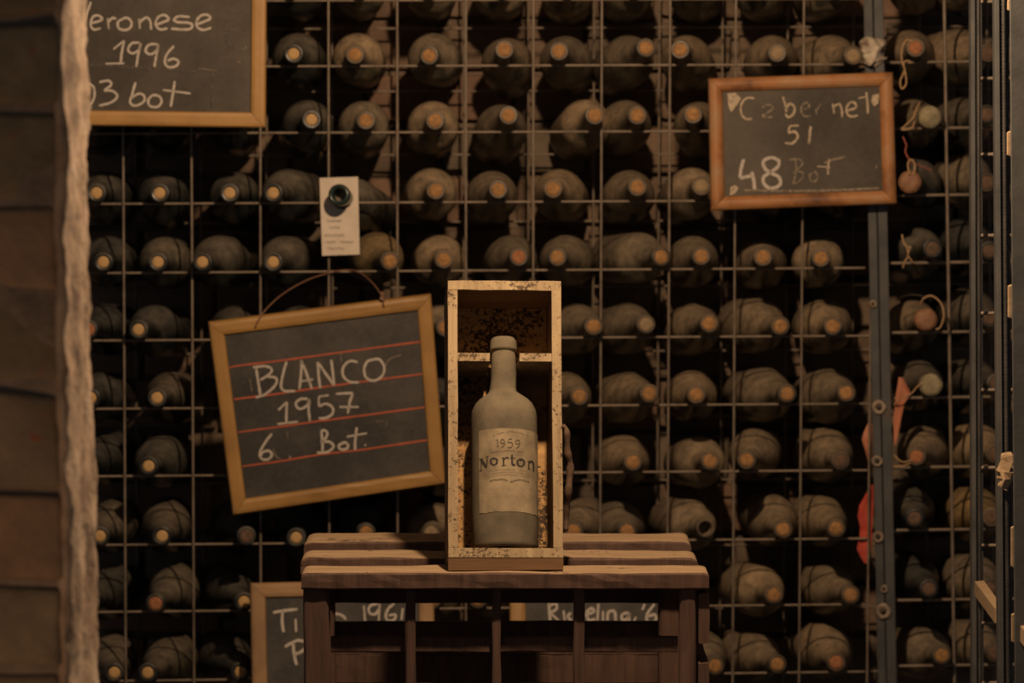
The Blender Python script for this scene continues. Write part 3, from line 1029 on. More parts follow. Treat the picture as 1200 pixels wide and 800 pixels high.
# --- Cabernet
eC, mpC, nC, PC = chalkboard('small worn orange-framed chalkboard reading Cabernet 51, 48 Bot', [(831, 92), (1047, 84.5), (1051.5, 239), (834, 247)],
                             (-0.055,) * 4, 0.0195, 'frame_old', 'slate_warm', thick=0.018, rnd=True)
z = zmap(mpC, 830, 80, 4.704)
STR = [([[(255, 165), (210, 165), (180, 205), (185, 255), (210, 280), (240, 278)],
         [(410, 155), (425, 200), (430, 240)], [(425, 225), (450, 195), (475, 215), (470, 250), (440, 270), (425, 250)],
         [(685, 195), (695, 250)], [(690, 215), (720, 195), (735, 225), (738, 268)],
         [(765, 235), (815, 215), (800, 185), (770, 200), (762, 240), (785, 265), (825, 260)],
         [(870, 130), (878, 190), (880, 250)], [(828, 165), (880, 155)]], 11, 'chalk_mid'),
       ([[(295, 215), (335, 200), (355, 222), (320, 248), (298, 262), (330, 270), (355, 268)],
         [(515, 230), (555, 215), (545, 190), (520, 200), (512, 235), (530, 265), (565, 262)], [(590, 225), (600, 255)], [(595, 235), (620, 195)]], 9, 'chalk_faint'),
       ([[(500, 315), (450, 318)], [(450, 318), (440, 350)], [(440, 355), (480, 350), (492, 380), (465, 412), (425, 412)], [(565, 320), (560, 360), (555, 415)]], 13, 'chalk_mid'),
       ([[(195, 500), (180, 560), (175, 605)], [(175, 605), (210, 598), (245, 590)], [(240, 570), (250, 620), (258, 680)],
         [(345, 490), (305, 510), (310, 550), (345, 575), (390, 600), (395, 640), (350, 662), (310, 640), (305, 600), (345, 570), (385, 540), (385, 505), (345, 490)]], 18, 'chalk'),
       ([[(445, 505), (500, 500), (520, 525), (490, 560), (465, 575)], [(480, 505), (485, 560), (470, 630)], [(465, 575), (515, 570), (520, 600), (490, 630), (460, 632)],
         [(580, 570), (558, 590), (565, 620), (590, 622), (603, 600), (595, 575), (580, 570)]], 8, 'chalk_faint'),
       ([[(665, 500), (660, 555), (660, 585)], [(600, 540), (672, 545)]], 11, 'chalk_mid')]
M['chalk_mid'] = mat_chalk('worn chalk', (0.52, 0.42, 0.30), (0.12, 0.10, 0.08), 0.8)
for s, wd, mt in STR:
    word('chalk_word', s, z, wd, mt, eC)
for poly in ([(106, 138), (150, 135), (180, 165), (160, 200), (125, 245), (110, 200)], [(905, 148), (942, 140), (935, 195), (915, 210), (898, 185)], [(122, 655), (150, 642), (166, 660), (150, 690), (118, 700)]):
    vs = [z(x, y) + nC * 0.0006 for x, y in poly]
    cc = sum(vs, V((0, 0, 0))) / len(vs) + nC * 0.0004
    vs.append(cc)
    m_ = len(poly)
    link('paper_remnant', mesh('rem', vs, [(i, (i + 1) % m_, m_) for i in range(m_)]), 'chalk_mid', eC, label='pale scrap of paper left in the corner')
word('chalk_smear', [[(200, 672), (400, 676), (700, 672), (940, 660)], [(640, 520), (700, 500), (760, 488)], [(925, 535), (930, 552)]], z, 12, 'chalk_faint', eC)

# --- Veronese
eV, mpV, nV, PV = chalkboard('large chalkboard reading Veronese 1996 at top left beside the pillar', [(10, -118), (313, -114), (311, 149.5), (12, 146)],
                             (-0.12,) * 4, 0.0208, 'frame', 'slate_warm')
z = zmap(mpV, 90, 0, 4.0)
VE = [[[(22, -20), (26, 30), (34, 98)], [(66, 8), (48, 60), (36, 100)],
       [(68, 110), (118, 92), (100, 72), (75, 80), (65, 115), (80, 138), (112, 132)], [(145, 85), (150, 135)], [(148, 105), (165, 85), (185, 88)],
       [(220, 85), (192, 105), (200, 135), (240, 138), (258, 110), (240, 85), (215, 85)], [(292, 88), (296, 135)], [(295, 105), (325, 82), (345, 100), (348, 140)],
       [(375, 115), (430, 92), (410, 70), (380, 82), (370, 115), (390, 138), (425, 132)], [(530, 80), (480, 76), (455, 92), (475, 104), (520, 106), (542, 120), (520, 138), (442, 134)],
       [(560, 115), (625, 88), (605, 68), (570, 82), (562, 120), (590, 140), (630, 130)]],
      [[(172, 230), (222, 190)], [(222, 190), (212, 240), (205, 295)], [(135, 298), (222, 296)],
       [(295, 200), (258, 203), (240, 232), (262, 250), (292, 232), (300, 203)], [(300, 203), (288, 255), (278, 314)],
       [(378, 207), (340, 209), (322, 238), (345, 255), (374, 236), (382, 208)], [(382, 208), (372, 262), (364, 314)],
       [(455, 215), (425, 250), (412, 285), (425, 312), (460, 312), (478, 290), (455, 275), (425, 285)]],
      [[(30, 410), (55, 393), (82, 415), (80, 460), (60, 490), (30, 492)], [(105, 385), (150, 378), (160, 398), (130, 425), (165, 425), (190, 450), (160, 480), (105, 495)],
       [(275, 385), (260, 440), (250, 480), (275, 495), (315, 475), (312, 445), (285, 440), (258, 460)],
       [(355, 445), (335, 470), (345, 498), (380, 500), (398, 475), (385, 450), (355, 445)], [(460, 380), (450, 440), (440, 500)], [(405, 422), (532, 438)]]]
for s in VE:
    word('chalk_word', s, z, 11, 'chalk', eV)
word('chalk_smear', [[(60, 302), (200, 312), (380, 325), (560, 335)], [(640, 345), (632, 420), (636, 510)], [(740, 120), (700, 180), (740, 240)]], z, 12, 'chalk_smear', eV)
word('chalk_smear', [[(570, 320), (655, 332)], [(750, 290), (770, 292)], [(780, 230), (795, 222)], [(705, 118), (715, 124)]], z, 5, 'chalk_faint', eV)

# --- lower boards behind the crate
eT, mpT, nT, PT = chalkboard('chalkboard with chalk letters behind the left end of the crate', [(293, 682.5), (508, 678), (512, 880), (297, 885)],
                             (-0.09, -0.09, -0.15, -0.15), 0.0215, 'frame_pale', 'slate')
z = zmap(mpT, 90, 600, 4.0)
word('chalk_word', [[(920, 470), (975, 460), (1035, 455)], [(965, 462), (962, 510), (970, 562)], [(1025, 500), (1028, 560)]], z, 13, 'chalk', eT)
word('chalk_word', [[(975, 630), (1040, 600), (1080, 622), (1050, 655), (1012, 665)], [(1012, 612), (1020, 670), (1030, 715)], [(1112, 655), (1082, 668), (1080, 690), (1105, 702)]], z, 14, 'chalk', eT)
word('chalk_word', [[(1095, 775), (1078, 800), (1085, 830)]], z, 12, 'chalk', eT)
z = zmap(mpT, 340, 600, 4.0)
word('chalk_word', [[(190, 492), (215, 476), (245, 484), (262, 502)], [(345, 437), (352, 515)], [(412, 428), (375, 438), (370, 468), (398, 478), (420, 445)], [(420, 430), (415, 515)],
                    [(488, 428), (460, 452), (448, 488), (462, 508), (490, 500), (492, 480), (462, 484)], [(528, 450), (522, 505)]], z, 12, 'chalk', eT)
eR, mpR, nR, PRR = chalkboard('chalkboard with a capital R seen through the gap at the back of the crate', [(597, 683), (802, 681), (806, 880), (600, 884)],
                              (-0.09, -0.09, -0.15, -0.15), 0.0225, 'frame', 'slate')
z = zmap(mpR, 600, 600, 4.0)
word('chalk_word', [[(172, 425), (176, 470), (180, 515)], [(170, 440), (205, 428), (207, 455), (180, 470)], [(180, 470), (225, 515)], [(242, 460), (247, 508)], [(275, 470), (262, 490), (280, 510)],
                    [(352, 480), (385, 465), (370, 450), (350, 475), (360, 505), (390, 500)], [(405, 428), (400, 512)], [(427, 462), (427, 510)],
                    [(447, 510), (452, 468), (480, 465), (487, 512)], [(548, 470), (515, 480), (520, 505), (545, 495), (548, 470), (548, 520)], [(582, 490), (570, 515)],
                    [(622, 430), (612, 458)], [(668, 430), (632, 480), (638, 512), (672, 508), (670, 480), (635, 488)]], z, 13, 'chalk', eR)

# ------------------------------------------------------------------ paper tag
T4 = [PR(374.5, 208.5, -0.0095), PR(419.5, 207, -0.011), PR(421.5, 298, -0.014), PR(377.5, 299.5, -0.014)]
e = empty('paper_tag', 'cream paper tag with handwriting hung on a dark green bottle neck', 'tag', (T4[3] + T4[2]) / 2)
cen = PR(401, 232.5, -0.0105)
vs, fs = [], []
G = 10
hole_r = 0.0150
# grid with a round hole: ring fan between hole and border
border = []
for i in range(4):
    a, b = T4[i], T4[(i + 1) % 4]
    for k in range(6):
        border.append(a.lerp(b, k / 6))
ring = []
for p in border:
    ang = math.atan2(p.z - cen.z, p.x - cen.x)
    ring.append(cen + V((math.cos(ang) * hole_r, 0, math.sin(ang) * hole_r)))
nb = len(border)
for off in (0.0, 0.0006):
    for p in border: vs.append(p + V((0, off, 0)))
    for p in ring: vs.append(p + V((0, off, 0)))
for i in range(nb):
    j = (i + 1) % nb
    fs.append((i, j, nb + j, nb + i))
    fs.append((2 * nb + i, 3 * nb + i, 3 * nb + j, 2 * nb + j))
    fs.append((i, 2 * nb + i, 2 * nb + j, j))
    fs.append((nb + i, nb + j, 3 * nb + j, 3 * nb + i))
link('paper', mesh('tag', vs, fs), 'paper', e)
nT_ = (T4[1] - T4[0]).cross(T4[3] - T4[0]).normalized()
if nT_.y > 0: nT_ = -nT_
p0 = (T4[3] + T4[2]) / 2 + nT_ * 0.0012
zt = lambda x, y: plane_hit(370 + x / 7.617, 200 + y / 7.617, p0, nT_)
random.seed(5)
for y0, xa, xb, am in ((445, 100, 240, 14), (505, 120, 215, 14), (575, 75, 265, 16), (636, 75, 190, 18), (634, 215, 350, 10), (692, 105, 255, 14)):
    pts = []
    x = xa
    s = 1
    while x < xb:
        pts.append((x, y0 + s * am * random.uniform(0.3, 1.0)))
        s = -s
        x += random.uniform(6, 13)
    word('handwriting', [pts], zt, 3.6, 'ink', e)

# ------------------------------------------------------------------ crate
ZT = 1.0305
cr = empty('wooden_crate', 'weathered dark wooden slatted crate carrying the bottle box', 'crate', (-0.01, 4.54, 0.58))


def put_plank(name, x0, x1, y0, y1, z0, z1, mat, parent, seed, axis='x', er=0.0, jit=0.0015):
    sx, sy, sz = x1 - x0, y1 - y0, z1 - z0
    if axis == 'x':
        me = plank_me(sx, sy, sz, 24, jit, seed, er)
        R = Matrix.Identity(4)
    elif axis == 'z':
        me = plank_me(sz, sy, sx, 12, jit, seed, er)
        R = Matrix.Rotation(-PI / 2, 4, 'Y')
    else:
        me = plank_me(sy, sx, sz, 12, jit, seed, er)
        R = Matrix.Rotation(PI / 2, 4, 'Z')
    me.transform(Matrix.Translation(((x0 + x1) / 2, (y0 + y1) / 2, (z0 + z1) / 2)) @ R)
    o = link(name, me, mat, parent)
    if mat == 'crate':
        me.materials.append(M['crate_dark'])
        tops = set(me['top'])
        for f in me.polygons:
            f.material_index = 0 if f.index in tops else 1  # pale dusty tops; the dark stain elsewhere has shade painted in
    return o


XA = lambda px, Y: (px - 600) / FPX * (Y * math.cos(PITCH) + (CAMZ - ZT) * math.sin(PITCH))
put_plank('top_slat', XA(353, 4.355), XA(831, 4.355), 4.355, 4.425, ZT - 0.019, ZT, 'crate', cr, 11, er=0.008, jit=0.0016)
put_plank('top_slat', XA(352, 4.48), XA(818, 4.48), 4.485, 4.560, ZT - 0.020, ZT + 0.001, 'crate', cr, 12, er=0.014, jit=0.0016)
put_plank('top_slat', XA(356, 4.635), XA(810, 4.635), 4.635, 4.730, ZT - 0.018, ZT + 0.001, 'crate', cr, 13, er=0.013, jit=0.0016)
ZB = 0.58
xl, xr = XA(354, 4.37), XA(831, 4.37)
# posts
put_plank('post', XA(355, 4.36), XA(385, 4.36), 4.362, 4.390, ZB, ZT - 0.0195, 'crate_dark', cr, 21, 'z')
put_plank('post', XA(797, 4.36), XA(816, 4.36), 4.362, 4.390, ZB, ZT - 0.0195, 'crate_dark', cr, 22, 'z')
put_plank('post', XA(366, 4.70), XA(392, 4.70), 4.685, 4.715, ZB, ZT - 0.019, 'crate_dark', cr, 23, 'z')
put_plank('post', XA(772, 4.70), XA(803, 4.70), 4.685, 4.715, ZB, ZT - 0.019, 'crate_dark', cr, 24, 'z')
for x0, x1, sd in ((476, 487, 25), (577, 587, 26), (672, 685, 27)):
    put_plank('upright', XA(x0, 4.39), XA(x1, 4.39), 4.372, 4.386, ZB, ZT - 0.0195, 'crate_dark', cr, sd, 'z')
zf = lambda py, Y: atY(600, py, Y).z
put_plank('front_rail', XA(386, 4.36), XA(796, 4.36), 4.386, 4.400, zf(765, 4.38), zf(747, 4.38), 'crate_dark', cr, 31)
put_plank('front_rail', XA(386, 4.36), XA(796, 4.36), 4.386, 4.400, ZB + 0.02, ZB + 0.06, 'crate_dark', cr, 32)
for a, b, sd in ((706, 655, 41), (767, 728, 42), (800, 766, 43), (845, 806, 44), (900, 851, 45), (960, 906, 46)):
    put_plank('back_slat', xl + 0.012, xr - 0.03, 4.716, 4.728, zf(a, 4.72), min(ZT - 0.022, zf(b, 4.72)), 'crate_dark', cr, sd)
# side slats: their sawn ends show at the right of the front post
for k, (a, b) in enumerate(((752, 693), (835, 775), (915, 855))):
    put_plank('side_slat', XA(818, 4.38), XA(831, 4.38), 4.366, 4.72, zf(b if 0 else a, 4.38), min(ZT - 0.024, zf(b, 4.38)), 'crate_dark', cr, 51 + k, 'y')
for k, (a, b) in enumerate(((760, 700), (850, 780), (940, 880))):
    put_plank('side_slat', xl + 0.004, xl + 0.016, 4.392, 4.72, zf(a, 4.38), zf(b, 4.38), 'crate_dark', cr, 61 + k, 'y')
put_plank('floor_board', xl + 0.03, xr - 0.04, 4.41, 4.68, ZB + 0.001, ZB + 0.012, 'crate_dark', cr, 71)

# the low table the crate stands on (below the frame)
tb = empty('plank_table', 'plain plank table under the slatted crate', 'table', (0, 4.54, 0))
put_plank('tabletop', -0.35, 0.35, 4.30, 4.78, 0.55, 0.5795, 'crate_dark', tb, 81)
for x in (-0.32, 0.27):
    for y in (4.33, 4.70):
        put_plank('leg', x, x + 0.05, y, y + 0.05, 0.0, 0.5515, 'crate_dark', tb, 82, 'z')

# ------------------------------------------------------------------ the leaning display box
BW, BH, BD, T = 0.1320, 0.3267, 0.102, 0.0114
yaw, roll, lean = 0.0589, 0.0109, 0.2911
RB = Matrix.Rotation(yaw, 4, 'Z') @ Matrix.Rotation(-lean, 4, 'X') @ Matrix.Rotation(roll, 4, 'Y')
MB_ = Matrix.Translation((-0.00698, 4.372, 1.0458)) @ RB
boxe = empty('bottle_box', 'open pine bottle box leaning back with mould specks on its rim', 'box')
boxe.matrix_world = MB_


def bl(name, a, b, mat, bevel=0.0007, **kw):
    a, b = V(a), V(b)
    me = box_me(tuple(b - a), Matrix.Translation((a + b) / 2), bevel, **kw)
    o = link(name, me, mat, boxe, True)
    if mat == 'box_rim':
        me.materials.append(M['box_dark'])
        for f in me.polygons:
            f.material_index = 0 if f.normal.y < -0.6 and f.center.y < 0.004 else 1  # faces behind the rim painted darker, to hold shade inside the box
    return o


bl('side_panel', (-BW / 2, 0, T), (-BW / 2 + T, BD, BH - T), 'box_rim', cuts=8, jit=0.0009, fr=60)
bl('side_panel', (BW / 2 - T, 0, T), (BW / 2, BD, BH - T), 'box_rim', cuts=8, jit=0.0009, seed=2, fr=60)
bl('top_panel', (-BW / 2, 0, BH - T), (BW / 2, BD, BH), 'box_rim', cuts=6, jit=0.0008, seed=3, fr=60)
bl('bottom_panel', (-BW / 2, 0, 0), (BW / 2, BD, T), 'box_dark', cuts=6, jit=0.0008, seed=4, fr=60)
bl('front_lip', (-BW / 2, -0.0006, 0.0004), (BW / 2, 0.0016, T), 'box_rim', bevel=0.0003)
bl('back_panel', (-BW / 2 + T, BD - 0.008, T), (BW / 2 - T, BD, BH - T), 'box_back', bevel=0)
# divider with a round notch for the neck
zc = 0.2310
hw = BW / 2 - T
nr = 0.0172
nx = 0.0
arc = [(nx - nr, 0.001)] + [(nx + nr * math.cos(PI - PI * k / 12), 0.070 + nr * math.sin(PI - PI * k / 12)) for k in range(13)] + [(nx + nr, 0.001)]
outer = [(-hw, 0.001)] + [(-hw, 0.070)] + [(-hw + 2 * hw * (k / 10), BD - 0.009) for k in range(11)] + [(hw, 0.070)] + [(hw, 0.001)]
m_ = len(arc)
th = 0.0095
vs = [(x, y, zc) for x, y in arc] + [(x, y, zc) for x, y in outer] + [(x, y, zc + th) for x, y in arc] + [(x, y, zc + th) for x, y in outer]
fs = []
for i in range(m_ - 1):
    fs += [(i, i + 1, m_ + i + 1, m_ + i), (2 * m_ + i, 3 * m_ + i, 3 * m_ + i + 1, 2 * m_ + i + 1), (i, 2 * m_ + i, 2 * m_ + i + 1, i + 1), (m_ + i, m_ + i + 1, 3 * m_ + i + 1, 3 * m_ + i)]
for i in (0, m_ - 1):
    fs.append((i, m_ + i, 3 * m_ + i, 2 * m_ + i))
me = mesh('divider', vs, fs)
link('divider', me, 'box_rim', boxe, True)
# front wedge under the box; its back edge drops into the gap between two slats
MBI = MB_.inverted()
f0, f1 = MB_ @ V((-BW / 2, 0, 0)), MB_ @ V((BW / 2, 0, 0))
g0, g1 = MB_ @ V((-BW / 2, 0.016, 0)), MB_ @ V((BW / 2, 0.016, 0))
vs = [f0, f1, g1, g0] + [V((p.x, p.y, ZT + 0.0012)) for p in (f0, f1, g1, g0)]
link('base_batten', mesh('batten', [MBI @ p for p in vs], [(0, 1, 2, 3), (4, 5, 6, 7), (0, 1, 5, 4), (1, 2, 6, 5), (2, 3, 7, 6), (3, 0, 4, 7)]), 'box_dark', boxe, True)

# ------------------------------------------------------------------ the labelled bottle in the box
NR = 0.0386
prof = [(0, 0.012), (0.018, 0.008), (0.030, 0.001), (0.0345, 0.0), (0.0370, 0.0025), (NR, 0.006), (NR, 0.05), (NR, 0.10), (NR, 0.150), (0.0384, 0.161), (0.0373, 0.1685), (0.0335, 0.1762), (0.0292, 0.1808), (0.0235, 0.1850), (0.0188, 0.1885),
        (0.0165, 0.1935), (0.0152, 0.205), (0.0147, 0.222), (0.0139, 0.236), (0.0133, 0.2385), (0.0133, 0.2402), (0.0156, 0.2406), (0.0160, 0.2425), (0.0155, 0.2500), (0.0150, 0.2530), (0.0128, 0.2560), (0.0075, 0.2572), (0, 0.2575)]
TILT = math.radians(2.5)
MN = MB_ @ Matrix.Translation((0.0012, 0.0385, T + 0.0015)) @ Matrix.Rotation(-TILT, 4, 'X')
nb_ = empty('display_bottle', 'dust-coated upright bottle with cream 1959 label in the box', 'bottle')
nb_.matrix_world = MN
nb_['label'] = 'dust-coated upright bottle with a cream 1959 label in the box'
link('glass_body', lathe_me(prof, 56, 'Z'), 'norton', nb_, True)
MNI = MN.inverted()


def cyl(px, py, r):
    o = MNI @ CO
    d = (MNI.to_3x3() @ ray(px, py))
    a = d.x ** 2 + d.y ** 2
    b = 2 * (o.x * d.x + o.y * d.y)
    c = o.x ** 2 + o.y ** 2 - r * r
    disc = b * b - 4 * a * c
    if disc < 0: disc = 0
    k = (-b - math.sqrt(disc)) / (2 * a)
    return o + d * k


top = cyl(592, 501.5, NR).z
bot = cyl(592, 599, NR).z
vs, fs = [], []
a0, a1 = math.radians(-52), math.radians(86)
n1, n2 = 40, 10
r0 = NR + 0.0004
for i in range(n1 + 1):
    a = a0 + (a1 - a0) * i / n1
    for j in range(n2 + 1):
        zz_ = bot + (top - bot) * j / n2
        if j == 0: zz_ += 0.0012 * noise.noise(V((i * 0.35, 0, 0)))
        rr = r0 + 0.0002 * noise.noise(V((i * 0.3, j * 0.4, 0)))
        vs.append((rr * math.sin(a), -rr * math.cos(a), zz_))
for i in range(n1):
    for j in range(n2):
        k = i * (n2 + 1) + j
        fs.append((k, k + 1, k + n2 + 2, k + n2 + 1))
lb = link('paper_label', mesh('label', vs, fs, True), 'label', nb_, True, label='cream paper label with dark lettering and the year 1959')
lz = lambda x, y: cyl(545 + x / 8, 490 + y / 8, r0 + 0.0005)


def lword(strokes, mat='print', name='print'):
    vs, fs = [], []
    for pts, wd in strokes:
        stroke_geo(pts, lz, wd * 1.25, vs, fs, n=4, jit=0.03)
    me = bpy.data.meshes.new('print')
    me.from_pydata([tuple(v) for v in vs], [], fs)
    link(name, me, mat, lb, True)


lword([([(148, 380), (172, 418), (202, 458)], 19), ([(150, 378), (152, 430), (148, 490)], 6), ([(208, 358), (206, 400), (203, 458)], 8), ([(134, 385), (168, 373)], 5), ([(190, 364), (222, 352)], 5), ([(136, 492), (162, 486)], 5),
       (ell(270, 403, 29, 32), 9), ([(247, 380), (240, 403), (250, 428)], 15), ([(294, 378), (300, 402), (292, 428)], 15), ([(256, 374), (270, 382), (286, 372)], 6),
       ([(360, 368), (362, 442)], 16), ([(364, 388), (384, 368), (406, 366)], 10), ([(398, 372), (408, 378)], 12), ([(342, 444), (386, 440)], 6), ([(344, 372), (362, 366)], 6),
       ([(440, 338), (441, 400), (446, 432), (472, 436)], 14), ([(420, 372), (470, 372)], 8),
       (ell(523, 415, 33, 34), 9), ([(496, 390), (491, 413), (500, 440)], 15), ([(549, 392), (556, 416), (546, 442)], 15), ([(508, 385), (523, 394), (540, 386)], 6),
       ([(598, 400), (599, 470)], 13), ([(602, 415), (622, 402), (641, 424), (643, 494)], 13), ([(586, 402), (600, 398)], 5), ([(588, 474), (614, 474)], 5)], name='name_print')
lword([([(306, 196), (306, 262)], 8), ([(292, 208), (306, 196)], 4), ([(294, 264), (318, 262)], 4),
       (ell(352, 215, 17, 20), 6), ([(369, 215), (368, 248), (342, 274)], 7),
       ([(442, 192), (410, 196), (404, 226)], 6), ([(404, 228), (432, 224), (446, 246), (430, 272), (398, 270)], 7),
       (ell(493, 222, 19, 20), 6), ([(513, 222), (510, 256), (480, 280)], 7)], 'print_faint', 'year_print')
random.seed(3)


def tiny_row(x0, x1, yc, sag, h, wd, step, mat):
    st = []
    x = x0
    while x < x1:
        if random.random() > 0.12:
            u = (x - (x0 + x1) / 2) / ((x1 - x0) / 2)
            y = yc + sag * u * u
            k = random.random()
            st.append(([(x, y - h), (x + random.uniform(-1, 2), y + h)], wd))
            if k < 0.4: st.append(([(x, y - h), (x + step * 0.6, y - h * 0.6)], wd * 0.8))
            elif k < 0.7: st.append(([(x, y + h), (x + step * 0.6, y + h)], wd * 0.8))
            else: st.append(([(x, y), (x + step * 0.6, y - h)], wd * 0.8))
        x += step
    lword(st, mat, 'small_print')


tiny_row(262, 590, 125, 38, 6, 3.2, 13, 'print_faint')
tiny_row(240, 565, 302, 22, 5, 3.0, 14, 'print_faint')
for yy, s_ in ((478, 20), (503, 34), (528, 38)):
    tiny_row(210 - (yy - 478) * 0.9, 590 + (yy - 478) * 1.0, yy, s_, 2.2, 2.2, 11, 'print_faint')
tiny_row(236, 405, 571, 18, 7, 4.6, 13, 'print')
tiny_row(425, 600, 577, 20, 7, 4.6, 13, 'print')

# ------------------------------------------------------------------ right-hand rack in the foreground
rr_ = empty('side_rack', 'dark steel rack frame at the right edge, nearer than the bottles', 'rack', ((1160 - 600) / FPX * 4.6, 4.55, 0))


def vbar(x0t, x1t, x0b, x1b, Y, dep, mat, name='angle_iron', z0=0.0, z1=2.2):
    pts = []
    for xt, xb, z in ((x0t, x0b, z1), (x1t, x1b, z1), (x1b and x1t, x1b, z0), (x0t, x0b, z0)):
        pts.append(to_z(atY(xt, 0, Y), atY(xb, 800, Y), z))
    return link(name, quad_prism(pts, dep), mat, rr_)


vbar(1137.5, 1143, 1139.5, 1145, 4.76, 0.022, 'steel')
vbar(1143, 1151, 1145, 1153, 4.776, 0.003, 'steel_dark')
vbar(1165.5, 1171.5, 1170.5, 1177, 4.44, 0.022, 'steel')
vbar(1171.5, 1182, 1177, 1187, 4.456, 0.003, 'steel_dark')
vbar(1183.5, 1230, 1189.5, 1236, 4.12, 0.004, 'steel')


def rrod(xt, xb, Y, r=0.0026):
    pa, pb = atY(xt, 0, Y), atY(xb, 800, Y)
    rod(to_z(pa, pb, 0.03), to_z(pa, pb, 2.15), rr_, 'steel_dark', r=r)


rrod(1146.5, 1148.5, 4.752)
rrod(1176, 1181.5, 4.43)
for y in (2, 92, 181, 276, 367, 457, 548, 639, 730, 800):
    rod(atY(1149, y, 4.773), atY(1196, y - 0.5, 4.773), rr_, r=0.0024)
# sloping rail that runs towards the camera
def rail(ax, ay, Ya, bx_, by, Yb, wpx):
    A0, A1 = atY(ax, ay, Ya), atY(ax + wpx, ay - 1, Ya)
    B0, B1 = atY(bx_, by, Yb), atY(bx_ + wpx * 0.9, by - 1, Yb)
    h = V((0, 0, -0.017))
    vs = [A0, A1, B1, B0, A0 + h, A1 + h, B1 + h, B0 + h]
    fs = [(0, 1, 2, 3), (4, 5, 6, 7), (0, 1, 5, 4), (1, 2, 6, 5), (2, 3, 7, 6), (3, 0, 4, 7)]
    link('shelf_rail', mesh('rail', vs, fs), 'shelfwood', rr_)


rail(1142, 681, 4.74, 1166, 713, 4.46, 11)
rail(1194, 731, 4.14, 1216, 758, 3.9, 8)
for y0, y1, x in ((618, 664, 1188), (720, 752, 1188.5), (0, 12, 1184), (155, 182, 1183.5), (335, 372, 1184.5)):
    vs = [atY(x - 3, y0, 4.16), atY(x + 2, y0 - 2, 4.16), atY(x + 2, y1 + 2, 4.16), atY(x - 3, y1, 4.16)]
    link('timber_strip', quad_prism(vs, 0.006), 'shelfwood', rr_, label='pale timber showing beside the grey upright')
# knotted cloth strip on the middle upright
c = atY(1178, 552, 4.42)
me = box_me((0.011, 0.010, 0.040), Matrix.Translation(c), 0.003, 4, 0.009, 9, 90)
e = link('cloth_tie', me, 'crate', None)
e.data.materials.clear(); e.data.materials.append(M['shelfwood'])
tag(e, 'dirty cloth strip tied round the right-hand steel upright', 'cloth')

# ------------------------------------------------------------------ twine, seals, ribbon, rag
def tw(name, label, pts, r, mat, cat='string', group=None):
    P = [PR(x, y, dy) for x, y, dy in pts]
    o = link(name, tube_me(P, r), mat)
    tag(o, label, cat, group)
    return o


tw('twine', 'looped twine hanging from the reddish cork right of the post, top', [(1071, 49, -0.036), (1062, 47, -0.030), (1057, 58, -0.034), (1057, 72, -0.037), (1060, 82, -0.038), (1055, 95, -0.038), (1057, 104, -0.038), (1062, 98, -0.038), (1061, 86, -0.038), (1059, 74, -0.038), (1064, 71, -0.036), (1067, 74, -0.036)], 0.0012, 'twine')
tw('twine', 'pale twine tied at the paper-capped bottle right of the post', [(1078, 120, -0.02), (1073, 130, -0.03), (1070, 138, -0.034), (1062, 146, -0.032), (1057, 152, -0.03), (1068, 150, -0.033), (1072, 142, -0.036)], 0.0012, 'twine')
tw('red_twine', 'red twine rising from the brown wax seal beside the Cabernet board', [(1058, 160, -0.01), (1062, 170, -0.02), (1061, 178, -0.026), (1066, 188, -0.034), (1067, 192, -0.04)], 0.0011, 'twine_red')
tw('red_twine', 'thin red twine end pointing right above the brown wax seal', [(1070, 190, -0.036), (1080, 195, -0.035), (1093, 200, -0.03)], 0.0008, 'twine_red')
tw('twine', 'short twine loop on the brown wax seal', [(1066, 205, -0.040), (1064, 192, -0.040), (1068, 187, -0.041), (1072, 193, -0.040), (1071, 205, -0.040)], 0.0013, 'twine')
tw('twine', 'knotted orange twine in the fourth row, right of the post', [(1057, 275, -0.02), (1059, 284, -0.025), (1063, 290, -0.03), (1064, 300, -0.03), (1060, 307, -0.028), (1058, 314, -0.025)], 0.0012, 'twine')
tw('twine', 'forked tail of orange twine below its knot, fourth row', [(1063, 289, -0.032), (1067, 290, -0.034), (1064, 298, -0.032), (1068, 305, -0.03), (1071, 308, -0.028)], 0.0010, 'twine')
tw('twine', 'wide orange twine loop over the wax seal in the fifth row', [(1078, 358, -0.03), (1083, 349, -0.04), (1093, 347, -0.045), (1103, 356, -0.045), (1106, 370, -0.045), (1102, 383, -0.04), (1097, 386, -0.038)], 0.0013, 'twine')
tw('dark_wire', 'thin dark wire arching over the wax-sealed bottle', [(1050, 352, -0.0), (1062, 346, -0.02), (1078, 346, -0.03), (1092, 352, -0.035)], 0.0009, 'twine_dark')
tw('twine', 'stiff twine ends at the paper cap in the sixth row', [(1088, 448, -0.03), (1076, 452, -0.04), (1068, 461, -0.035), (1055, 468, -0.02), (1047, 475, -0.01)], 0.0011, 'twine')
tw('twine', 'frayed twine ends beside the reddish cork in the seventh row', [(1070, 538, -0.034), (1062, 541, -0.036), (1055, 540, -0.034), (1048, 533, -0.03)], 0.0011, 'twine')
tw('twine', 'lower frayed twine end under the reddish cork, seventh row', [(1068, 542, -0.034), (1060, 545, -0.035), (1046, 547, -0.03)], 0.0010, 'twine')


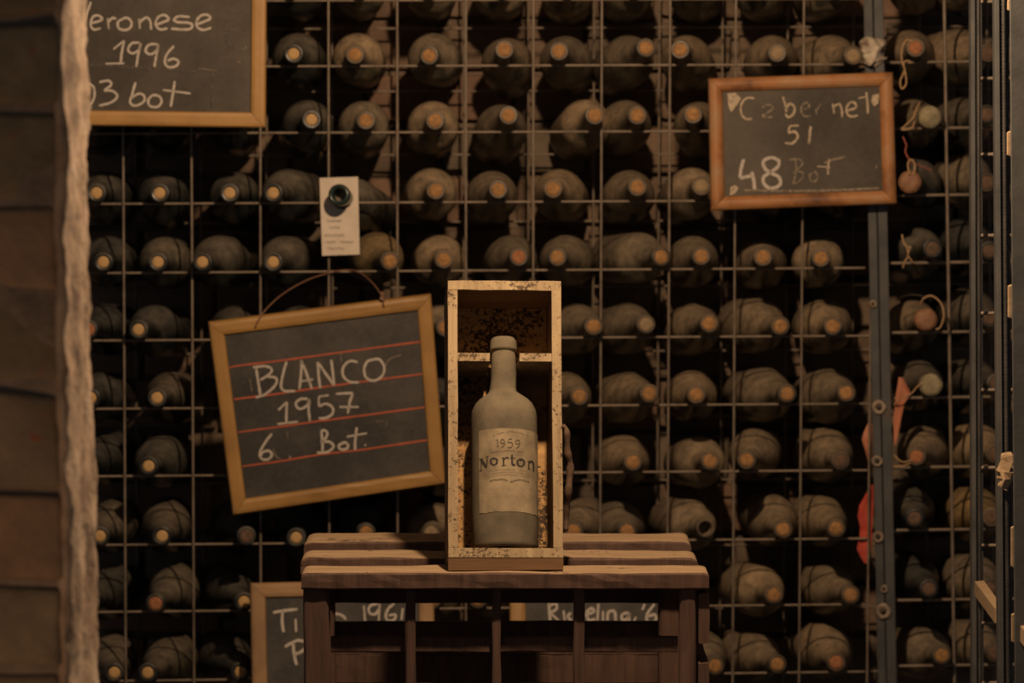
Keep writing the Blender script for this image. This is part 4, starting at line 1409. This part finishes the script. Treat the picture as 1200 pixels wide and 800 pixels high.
def ribbon(name, label, rowsp, mat, dy):
    """rowsp: (x_left, x_right, y, dy_left, dy_right)"""
    vs, fs = [], []
    k = len(rowsp)
    for off in (0.0, 0.0008):
        for xl_, xr__, y, a, b in rowsp:
            for u in (0, 0.33, 0.66, 1):
                p = PR(xl_ + (xr__ - xl_) * u, y, dy + a + (b - a) * u + off + 0.003 * math.sin(u * 5 + y * 0.05))
                vs.append(p)
    h = k * 4
    for i in range(k - 1):
        for j in range(3):
            a = i * 4 + j
            fs.append((a, a + 1, a + 5, a + 4))
            fs.append((h + a, h + a + 4, h + a + 5, h + a + 1))
        fs.append((i * 4, i * 4 + 4, h + i * 4 + 4, h + i * 4))
        fs.append((i * 4 + 3, h + i * 4 + 3, h + i * 4 + 7, i * 4 + 7))
    o = link(name, mesh('ribbon', vs, fs, True), mat)
    tag(o, label, 'cloth')
    return o


ribbon('cloth_strip', 'orange-red cloth strip hanging just right of the steel post',
       [(1053, 1058, 442, 0, 0), (1052, 1062, 450, 0, 0), (1050, 1068, 461, 0, 0), (1049, 1060, 472, 0, 0), (1047, 1056, 490, 0, 0), (1046, 1053, 508, 0, 0), (1047, 1050, 521, 0, 0)], 'ribbon', -0.006)
ribbon('cloth_strip', 'red cloth strip hanging left of the post behind a thin rod',
       [(1020, 1024, 568, 0, 0), (1014, 1024, 580, 0, 0), (1007, 1024, 592, 0, 0), (1005, 1023, 605, 0, 0), (1008, 1022, 617, 0, 0), (1007, 1022, 630, 0, 0), (1004, 1021, 643, 0, 0), (1008, 1019, 652, 0, 0), (1013, 1017, 660, 0, 0)], 'ribbon_red', 0.006)
ribbon('cloth_strip', 'small orange fold of cloth peeking left of the post under its round weld',
       [(1017, 1022, 496, 0, 0), (1012, 1022, 507, 0, 0), (1010, 1022, 515, 0, 0), (1014, 1022, 528, 0, 0), (1017, 1022, 540, 0, 0)], 'ribbon', 0.006)
c = PR(1023, 62, -0.03)
me = box_me((0.026, 0.012, 0.040), None, 0.006, 5, 0.014, 6, 70)
me.transform(Matrix.Translation(c))
o = link('knotted_rag', me, 'rag')
for f in me.polygons: f.use_smooth = True
tag(o, 'dirty white rag knotted round the steel post near the top', 'cloth')
# twine bundle behind the right side of the box
P = [atY(x, y, Y) for x, y, Y in ((659, 498, 4.42), (664, 505, 4.42), (665, 530, 4.425), (668, 548, 4.43), (666, 575, 4.43), (664, 600, 4.44), (663, 622, 4.44))]
o = link('dry_root', tube_me(P, 0.0028, 7, rfun=lambda u: 0.0022 + 0.0022 * math.sin(u * 3.1) + 0.0006 * math.sin(u * 40)), 'cork_dark')
tag(o, 'dark frayed rope end hanging along the right side of the box', 'rope')
